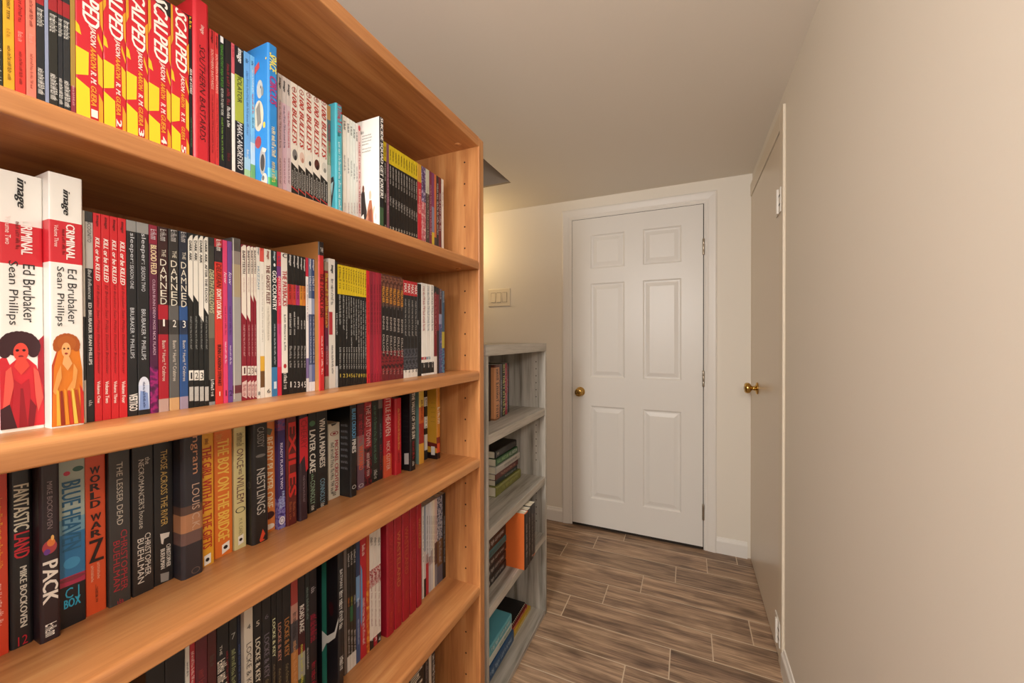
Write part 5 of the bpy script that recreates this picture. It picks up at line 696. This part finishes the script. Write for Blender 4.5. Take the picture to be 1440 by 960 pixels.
B(4,.515,.5297,-.688,.283,.16,0,'comic_book','black-maroon comic with bold white road lettering on the fourth shelf',[(.24,'1c1618'),(.5,'3a1218'),(.55,'6a141c'),(.72,'98988a'),(1,'3a4a2c')],[('ROAD RAGE','d8d2c8',.22,.407,.65,.5,'b'),('~4','b8b84a',.491,.837,.4,.5,'')],[])
B(4,.5304,.5396,-.688,.283,.16,0,'comic_book','slim dark comic with grey script on the fourth shelf',[(1,'1f2324')],[('~5','7a8a80',.122,.348,.5,.5,''),('~5','c8c8c4',.548,.698,.4,.5,'')],[])
B(4,.5402,.5565,-.688,.283,.16,0,'comic_book','black comic with crimson letter blocks on the fourth shelf',[(1,'1f181c')],[('~5','b01c3c',.338,.531,.85,.5,'bi'),('~4','b01c3c',.684,.939,.6,.5,'b'),('~1','c0b8b8',.145,.185,.6,.5,'')],[])
B(4,.5808,.5942,-.655,.3,.16,1,'hardcover_book','big black hardback with white curved streak on the fourth shelf',[(1,'17171b')],[('BATMAN','d6d4d0',.122,.25,.5,.5,''),('~4','e8e6e0',.27,.527,.75,.5,'b'),('~2','d8d6d0',.724,.813,.7,.5,'b')],[],'1a191d',[('P','2f7a68',[(.7,0),(.785,0),(.785,1),(.7,1)]),('P','d8dad4',[(.7,.58),(.8,.6),(.93,.55),(1,.44),(1,.47),(.94,.59),(.82,.645),(.78,.655),(.7,.73)]),('E','3a1418',.87,.4,.04,.05)],[])
B(4,.625,.6332,-.688,.283,.16,0,'comic_book','grey comic behind the big black hardback on the fourth shelf',[(1,'6a625e')],[('~6','4a4444',.344,.733,.4,.5,'')],[])
B(4,.6338,.6416,-.688,.283,.16,0,'comic_book','black comic with orange strip on the fourth shelf',[(.5,'1b1a1a'),(.62,'2a2420'),(.88,'26241f'),(1,'d0ccc4')],[('~2','d6d2cc',.07,.171,.6,.5,'b'),('~2','c87030',.418,.485,.6,.5,'b'),('~4','c0bcb8',.67,.895,.6,.5,'b')],[])
B(4,.6422,.6501,-.688,.283,.16,0,'comic_book','black comic with green strip on the fourth shelf',[(.5,'1b1a1a'),(.62,'1f5a3a'),(.88,'26241f'),(1,'d0ccc4')],[('~2','d6d2cc',.068,.17,.6,.5,'b'),('~2','a8a830',.425,.493,.6,.5,'b'),('~4','c0bcb8',.691,.917,.6,.5,'b')],[])
B(4,.6507,.6591,-.688,.283,.16,0,'comic_book','black comic with plain grey strip on the fourth shelf',[(.5,'1b1a1a'),(.62,'2a2a2c'),(.88,'26241f'),(1,'d0ccc4')],[('~2','d6d2cc',.066,.169,.6,.5,'b'),('~2','b8b8b4',.432,.5,.6,.5,'b'),('~4','c0bcb8',.712,.941,.6,.5,'b')],[])
B(4,.6598,.6714,-.688,.283,.16,0,'comic_book','navy comic between black and red ones on the fourth shelf',[(.3,'2a3a5c'),(.5,'6a90b8'),(1,'3a5078')],[('~4','c8d0d8',.478,.547,.6,.5,''),('~5','a0b0c8',.651,.853,.4,.5,'')],[])
B(4,.6723,.6905,-.688,.283,.16,0,'comic_book','red comic with pale blue streak on the fourth shelf',[(1,'b3222e')],[('~2','e8d8d0',.071,.159,.5,.5,''),('~6','e0c8c8',.512,.893,.4,.5,'')],[('P','5a8ab8',[(0,.218),(.3,.277),(.35,.57),(.2,.746),(0,.688)])])
B(4,.6914,.7004,-.688,.283,.16,0,'comic_book','orange flame-coloured comic on the fourth shelf',[(.4,'b8502c'),(1,'n:d0742c:b03c20:d8a040:60')],[],[])
B(4,.7011,.713,-.688,.283,.16,0,'comic_book','white comic with red lattice top, numeral 2 on the fourth shelf',[(.33,'dcd4ca'),(.48,'n:a82838:e0d0c8:8a2030:120'),(.92,'ded6cc'),(1,'1f1c1e')],[('~2','2a282c',.055,.121,.6,.5,'b'),('~6','8a5a58',.326,.807,.35,.5,''),('2','e8e0d8',.898,.928,.5,.5,'h')],[])
B(4,.7137,.725,-.688,.283,.16,0,'comic_book','white comic with red lattice top, numeral 3 on the fourth shelf',[(.33,'dcd4ca'),(.48,'n:a82838:e0d0c8:8a2030:120'),(.92,'ded6cc'),(1,'a82430')],[('~2','2a282c',.075,.142,.6,.5,'b'),('~6','8a5a58',.349,.837,.35,.5,''),('3','e8e0d8',.928,.959,.5,.5,'h')],[])
B(4,.7257,.7374,-.688,.283,.16,0,'comic_book','white comic with red lattice top, numeral 4 on the fourth shelf',[(.33,'dcd4ca'),(.48,'n:a82838:e0d0c8:8a2030:120'),(.92,'ded6cc'),(1,'2a2426')],[('~2','2a282c',.095,.163,.6,.5,'b'),('~6','8a5a58',.372,.866,.35,.5,''),('4','e8e0d8',.958,.989,.5,.5,'h')],[])
B(4,.749,.7751,-.678,.29,.16,2,'comic_book','red cloth hardback nearest the white lattice comics on the fourth shelf',[(1,'a3182a')],[('WASTELAND','b03030',.14,.695,.42,.5,''),('~2','b8442e',.806,.929,.25,.5,'')],[],'961628',[],[])
B(4,.7766,.8047,-.678,.29,.16,2,'comic_book','second red cloth hardback on the fourth shelf',[(1,'a3182a')],[('WASTELAND','c07040',.148,.641,.42,.5,''),('~2','b8442e',.774,.869,.25,.5,'')],[],'961628',[],[])
B(4,.8063,.8354,-.678,.29,.16,2,'comic_book','third red cloth hardback on the fourth shelf',[(1,'a3182a')],[('WASTELAND','b85838',.156,.585,.42,.5,''),('~2','b8442e',.741,.806,.25,.5,'')],[],'961628',[],[])
B(4,.8371,.8641,-.678,.29,.16,2,'comic_book','fourth red cloth hardback on the fourth shelf',[(1,'a3182a')],[('WASTELAND','b03838',.161,.521,.42,.5,''),('~2','b8442e',.701,.735,.25,.5,'')],[],'961628',[],[])
B(4,.8659,.8872,-.678,.29,.16,2,'comic_book','red cloth hardback beside slim white comics on the fourth shelf',[(1,'a3182a')],[('WASTELAND','c08048',.158,.445,.42,.5,'')],[],'961628',[],[])
B(4,.9019,.909,-.688,.262,.16,0,'comic_book','slim white comic beside the red cloth hardback on the fourth shelf',[(1,'e6e2da')],[('~6','3a3a40',.098,.603,.5,.5,'')],[])
B(4,.91,.9183,-.688,.262,.16,0,'comic_book','slim slate blue comic on the fourth shelf',[(.5,'8a98a8'),(.8,'c8c0c0'),(1,'1c1c20')],[('~6','a8a8ac',.112,.62,.5,.5,'')],[])
B(4,.9193,.9311,-.688,.262,.16,0,'comic_book','slim white comic with red foot on the fourth shelf',[(.55,'ccd0d6'),(.65,'b8a0a0'),(1,'b02c38')],[('~6','3a3a40',.13,.643,.5,.5,'')],[])
B(4,.9321,.9414,-.688,.262,.16,0,'comic_book','slim pale grey comic on the fourth shelf',[(.6,'d0d4da'),(.7,'a89898'),(1,'b8b4b8')],[('~6','3a3a40',.148,.666,.5,.5,'')],[])
B(4,.9424,.9519,-.688,.262,.16,0,'comic_book','slim off-white comic with grey waist on the fourth shelf',[(.55,'dcdcd8'),(.7,'b0a8a8'),(1,'c8c8c8')],[('~6','3a3a40',.165,.686,.5,.5,'')],[])
B(4,.9529,.9611,-.688,.262,.16,0,'comic_book','slim ivory comic on the fourth shelf',[(1,'e4dcc8')],[('~6','3a3a40',.18,.706,.5,.5,'')],[])
B(4,.9622,.9741,-.688,.262,.16,0,'comic_book','slim white comic with red lettering on the fourth shelf',[(.5,'d0b8b0'),(.75,'5a3a34'),(1,'7a7a84')],[('~6','3a3a40',.198,.728,.5,.5,'')],[])
B(4,.9752,1.0024,-.688,.262,.16,0,'comic_book','dark comic with jumbled white lettering on the fourth shelf',[(.5,'n:2a3a5a:c0c0c8:1c1c20:90'),(.8,'6a4a2c'),(1,'5a5a68')],[('~6','a8a8ac',.231,.769,.5,.5,'')],[])
B(4,1.0039,1.0183,-.688,.262,.16,0,'comic_book','black comic last before the panel on this shelf',[(1,'171619')],[('~6','a8a8ac',.266,.814,.5,.5,'')],[])
B(5,.8467,.911,-.69,.25,.16,0,'comic_book','black book with big cream letter on the lowest shelf',[(1,'1a1819')],[('~2','d0c8b8',.007,.447,.8,.45,'b')],[])
B(5,.913,.9325,-.69,.25,.16,0,'comic_book','dark comic with small grey print on the lowest shelf',[(1,'242022')],[('~6','8a8488',.14,.638,.5,.5,'')],[])
B(5,.9345,.9463,-.69,.25,.16,0,'comic_book','thin pale comic on the lowest shelf',[(1,'c8bcae')],[],[])
B(5,.9477,.964,-.69,.25,.16,0,'comic_book','black and white striped comic by the panel on the lowest shelf',[(1,'2a2626')],[('~9','d8d4cc',.155,.752,.7,.5,'b')],[])

# ------------------------------------------------------------------ things on the grey bookcase
def gbook(x, y0, y1, z, h, d, hc, name, label, bands, texts=(), art=(), grp='books on the grey bookcase', face=None):
    root = thing(name, label, 'book', (x - d / 2, (y0 + y1) / 2, z + .0002), grp)
    book_parts(root, y1 - y0, h, d, hc, bands, list(texts), list(art), face)
G1 = 'standing books on the upper grey shelf'
za = .941
gbook(-.69, 1.312, 1.333, za, .215, .15, 1, 'hardcover_book', 'black hardback nearest the tall bookcase on the grey upper shelf', [(1, '1d1b1c')], grp=G1)
gbook(-.675, 1.335, 1.379, za, .214, .15, 1, 'hardcover_book', 'fat tan-orange book with dark capitals on the grey upper shelf', [(.05, '5a2c20'), (.97, 'c88a5c'), (1, '8a5a3c')], [('~3', '3a2218', .08, .95, .6, .5, 'b')], grp=G1)
gbook(-.682, 1.381, 1.397, za, .212, .15, 0, 'paperback_book', 'brown paperback between the tan and grey books on the grey upper shelf', [(1, '6a3c2c')], [('~4', 'b08a6a', .2, .8, .5, .5, '')], grp=G1)
gbook(-.682, 1.3975, 1.414, za, .213, .15, 0, 'paperback_book', 'slate grey paperback on the grey upper shelf', [(1, '55535c')], [('~4', 'b8b4b8', .3, .9, .4, .5, '')], grp=G1)
gbook(-.682, 1.416, 1.446, za, .216, .15, 2, 'paperback_book', 'black book with yellow-green capitals on the grey upper shelf', [(1, '2a2c1c')], [('~4', 'c9c87a', .03, .97, .75, .5, 'b')], grp=G1)
gbook(-.688, 1.447, 1.473, za, .213, .15, 0, 'paperback_book', 'magenta-red paperback on the grey upper shelf', [(1, 'a8283c')], [('~4', 'd88a94', .1, .9, .5, .5, '')], grp=G1)
gbook(-.692, 1.474, 1.490, za, .205, .15, 0, 'paperback_book', 'grey-mauve paperback on the grey upper shelf', [(1, '6a5a64')], [('~3', 'b0a0a8', .3, .9, .4, .5, '')], grp=G1)
gbook(-.700, 1.491, 1.523, za, .212, .15, 2, 'paperback_book', 'black book with red dotted lettering last on the grey upper shelf', [(.6, '1e1a1c'), (1, '22302e')], [('~5', 'a8303a', .06, .6, .4, .5, 'b')], grp=G1)
# lying stack on the second grey shelf
def lying(x, y0, y1, z, th, d, hc, name, label, bands, texts, grp, rz=0, art=()):
    """book lying flat, spine towards +x, its head towards +y"""
    L = y1 - y0
    root = thing(name, label, 'book', (x - d / 2, (y0 + y1) / 2, z + th / 2 + .0003), grp)
    # built standing, then laid on its side: local z -> world y
    hold = root
    cv = book_parts(hold, th, L, d, hc, bands, list(texts), list(art))
    root.rotation_euler = (-math.pi / 2, 0, rz)
    # foot (z=0) sits at -y after turning: shift so that the book spans y0..y1
    root.location.y = y0
    return root
G2 = 'flat stack of books on the second grey shelf'
zb = .629
gbook(-.668, 1.180, 1.197, zb, .255, .17, 0, 'paperback_book', 'cream book standing upright beside the flat stack on the second grey shelf', [(1, 'cdb79a')], [('~2', '5a4a3a', .35, .5, .4, .5, '')], grp='standing books on the second grey shelf')
st = [(.040, .245, -.688, 'hardcover_book', 'thick olive green hardback at the bottom of the flat stack', '7d7d3c', [('~4', 'a8a860', .15, .8, .4, .5, '')], 1.372),
      (.021, .215, -.697, 'paperback_book', 'dark green book just above the olive one in the flat stack', '1f2c26', [('~4', 'a8b0a0', .1, .6, .4, .5, 'b')], 1.382),
      (.026, .22, -.694, 'hardcover_book', 'dark red book in the middle of the flat stack', '5e2420', [('~4', 'c09078', .15, .8, .45, .5, 'b')], 1.380),
      (.029, .235, -.690, 'hardcover_book', 'pale grey book with small dark lettering in the flat stack', 'b9b3aa', [('~5', '6a625a', .15, .7, .35, .5, '')], 1.376),
      (.028, .213, -.694, 'paperback_book', 'green and white lettered book second from top of the flat stack', '2d5a30', [('~3', 'cfd6c8', .04, .42, .7, .5, 'b'), ('~3', '9fc98a', .46, .95, .7, .5, 'b')], 1.382),
      (.030, .207, -.698, 'hardcover_book', 'dark brown-black book on top of the flat stack', '241d19', [('~1', 'c8b8a0', .86, .94, .4, .5, '')], 1.385)]
z = zb
for th, L, x, nm, lb, c, tx, y0 in st:
    lying(x, y0, y0 + L, z, th, .16, 1 if nm[0] == 'h' else 2, nm, lb, [(1, c)], [], G2) if 0 else lying(x, y0, y0 + L, z, th, .16, 1 if nm[0] == 'h' else 2, nm, lb, [(1, c)], tx, G2)
    z += th + .0006
# third grey shelf
G3 = 'flat stack of dark volumes on the third grey shelf'
zc = .372
st = [(.036, '1c1819', 'black volume with white dot at the bottom of the dark stack', 'd6d2cc', 1.135, .222),
      (.034, '1e1a1b', 'black volume with white dot second from the bottom of the dark stack', 'd0ccc6', 1.136, .22),
      (.030, '1b1819', 'black volume with white dot under the teal one in the dark stack', 'c8c4c0', 1.134, .224),
      (.026, '33666a', 'teal-spined volume in the dark stack on the third grey shelf', '7aa0a0', 1.138, .222),
      (.044, '2a1c16', 'dark brown volume on top of the dark stack, third grey shelf', 'b0a090', 1.136, .22)]
z = zc
for i, (th, c, lb, dc, y0, L) in enumerate(st):
    lying(-.640, y0, y0 + L, z, th, .16, 2, 'hardcover_book', lb, [(1, c)], [('~4', 'b8b4ae', .1, .7, .4, .5, '')] if i != 3 else [('~4', '1f4448', .2, .8, .4, .5, '')], G3, art=[('E', dc, .5, .92, .22, .03)] if i < 3 else [])
    z += th + .0006
G4 = 'standing books on the third grey shelf'
gbook(-.650, 1.3605, 1.3685, zc, .17, .12, 0, 'comic_book', 'thin white book squeezed between the dark stack and the orange cover', [(.4, '3a3230'), (1, 'd8d0c8')], [('~4', '2a2624', .1, .9, .6, .5, 'b')], grp=G4)
gbook(-.566, 1.3705, 1.405, zc, .214, .2, 1, 'hardcover_book', 'black-spined book with bright orange cover on the third grey shelf', [(1, '1c1a1b')], [('~4', 'a89a90', .2, .8, .4, .5, '')], face='d2682e', grp=G4)
gbook(-.568, 1.4065, 1.437, zc, .214, .2, 2, 'hardcover_book', 'first black book beyond the orange cover on the third grey shelf', [(1, '1e1b1c')], [('~5', '9a8a80', .15, .85, .4, .5, '')], grp=G4)
gbook(-.569, 1.4385, 1.468, zc, .217, .2, 2, 'hardcover_book', 'second black book beyond the orange cover on the third grey shelf', [(1, '211d1d')], [('~5', '9a8a80', .15, .85, .4, .5, '')], art=[('E', 'c8a090', .5, .93, .2, .015)], grp=G4)
gbook(-.572, 1.4695, 1.497, zc, .213, .2, 2, 'hardcover_book', 'black-brown book last on the third grey shelf', [(.96, '2a2220'), (1, 'a85a34')], [('~4', '7a6a60', .2, .8, .4, .5, '')], grp=G4)
# bottom grey shelf
G5 = 'flat stack of books on the bottom grey shelf'
zd = .019
z = zd
for th, c, lb, y0, L, x, tx in [(.050, '1f4c78', 'thick navy blue book at the bottom of the blue stack', 1.215, .232, -.648, [('~4', '9fb8d0', .1, .9, .4, .5, '')]),
                            (.030, 'c9cfc6', 'pale grey-green book in the middle of the blue stack', 1.215, .225, -.654, [('~3', '4a8a70', .05, .5, .5, .5, 'b')]),
                            (.040, '5fa9b8', 'teal blue book on top of the blue stack', 1.21, .225, -.652, [('~4', 'c8e0e0', .1, .8, .4, .5, '')])]:
    lying(x, y0, y0 + L, z, th, .17, 2, 'paperback_book', lb, [(1, c)], tx, G5)
    z += th + .0006
G6 = 'flat books behind the blue stack'
z = zd
for th, c, lb, y0, L, x in [(.016, 'c8a838', 'yellow workbook at the bottom behind the blue stack', 1.462, .19, -.655),
                            (.014, 'b83038', 'red workbook lying on the yellow one', 1.464, .17, -.665)]:
    lying(x, y0, y0 + L, z, th, .16, 0, 'workbook', lb, [(1, c)], [('~4', 'e8d8a8', .1, .9, .5, .5, 'b')], G6)
    z += th + .0006
# wire-bound notebook on top
nb = thing('spiral_notebook', 'black wire-bound notebook lying on the red workbook', 'notebook', (-.672, 1.466, z), G6)
boxes('cover', [(-.12, 0, 0, .16, 0, .0016), (-.12, 0, 0, .16, .0114, .013)], mat('1c1b1d'), nb)
boxes('page_block', [(-.119, -.001, .001, .159, .0018, .0112)], PAGE, nb)
bm = bmesh.new()
for k in range(14):
    y = .008 + k * .011
    ring = []
    for i in range(12):
        a = 2 * math.pi * i / 12
        cxx, czz = .001 + .0085 * math.cos(a), .0065 + .0085 * math.sin(a)
        ring.append([bm.verts.new((cxx + .0011 * math.cos(b_) * math.cos(a), y + .0016 * math.sin(b_), czz + .0011 * math.cos(b_) * math.sin(a))) for b_ in (0, 1.57, 3.14, 4.71)])
    for i in range(12):
        A, B_ = ring[i], ring[(i + 1) % 12]
        for q in range(4): bm.faces.new((A[q], A[(q + 1) % 4], B_[(q + 1) % 4], B_[q]))
me = bpy.data.meshes.new('wire_binding_rings'); bm.to_mesh(me); bm.free(); link('wire_binding_weave', me, metal('black_wire', '3a3a3c', .35), nb)
bpy.data.objects.remove(_to)
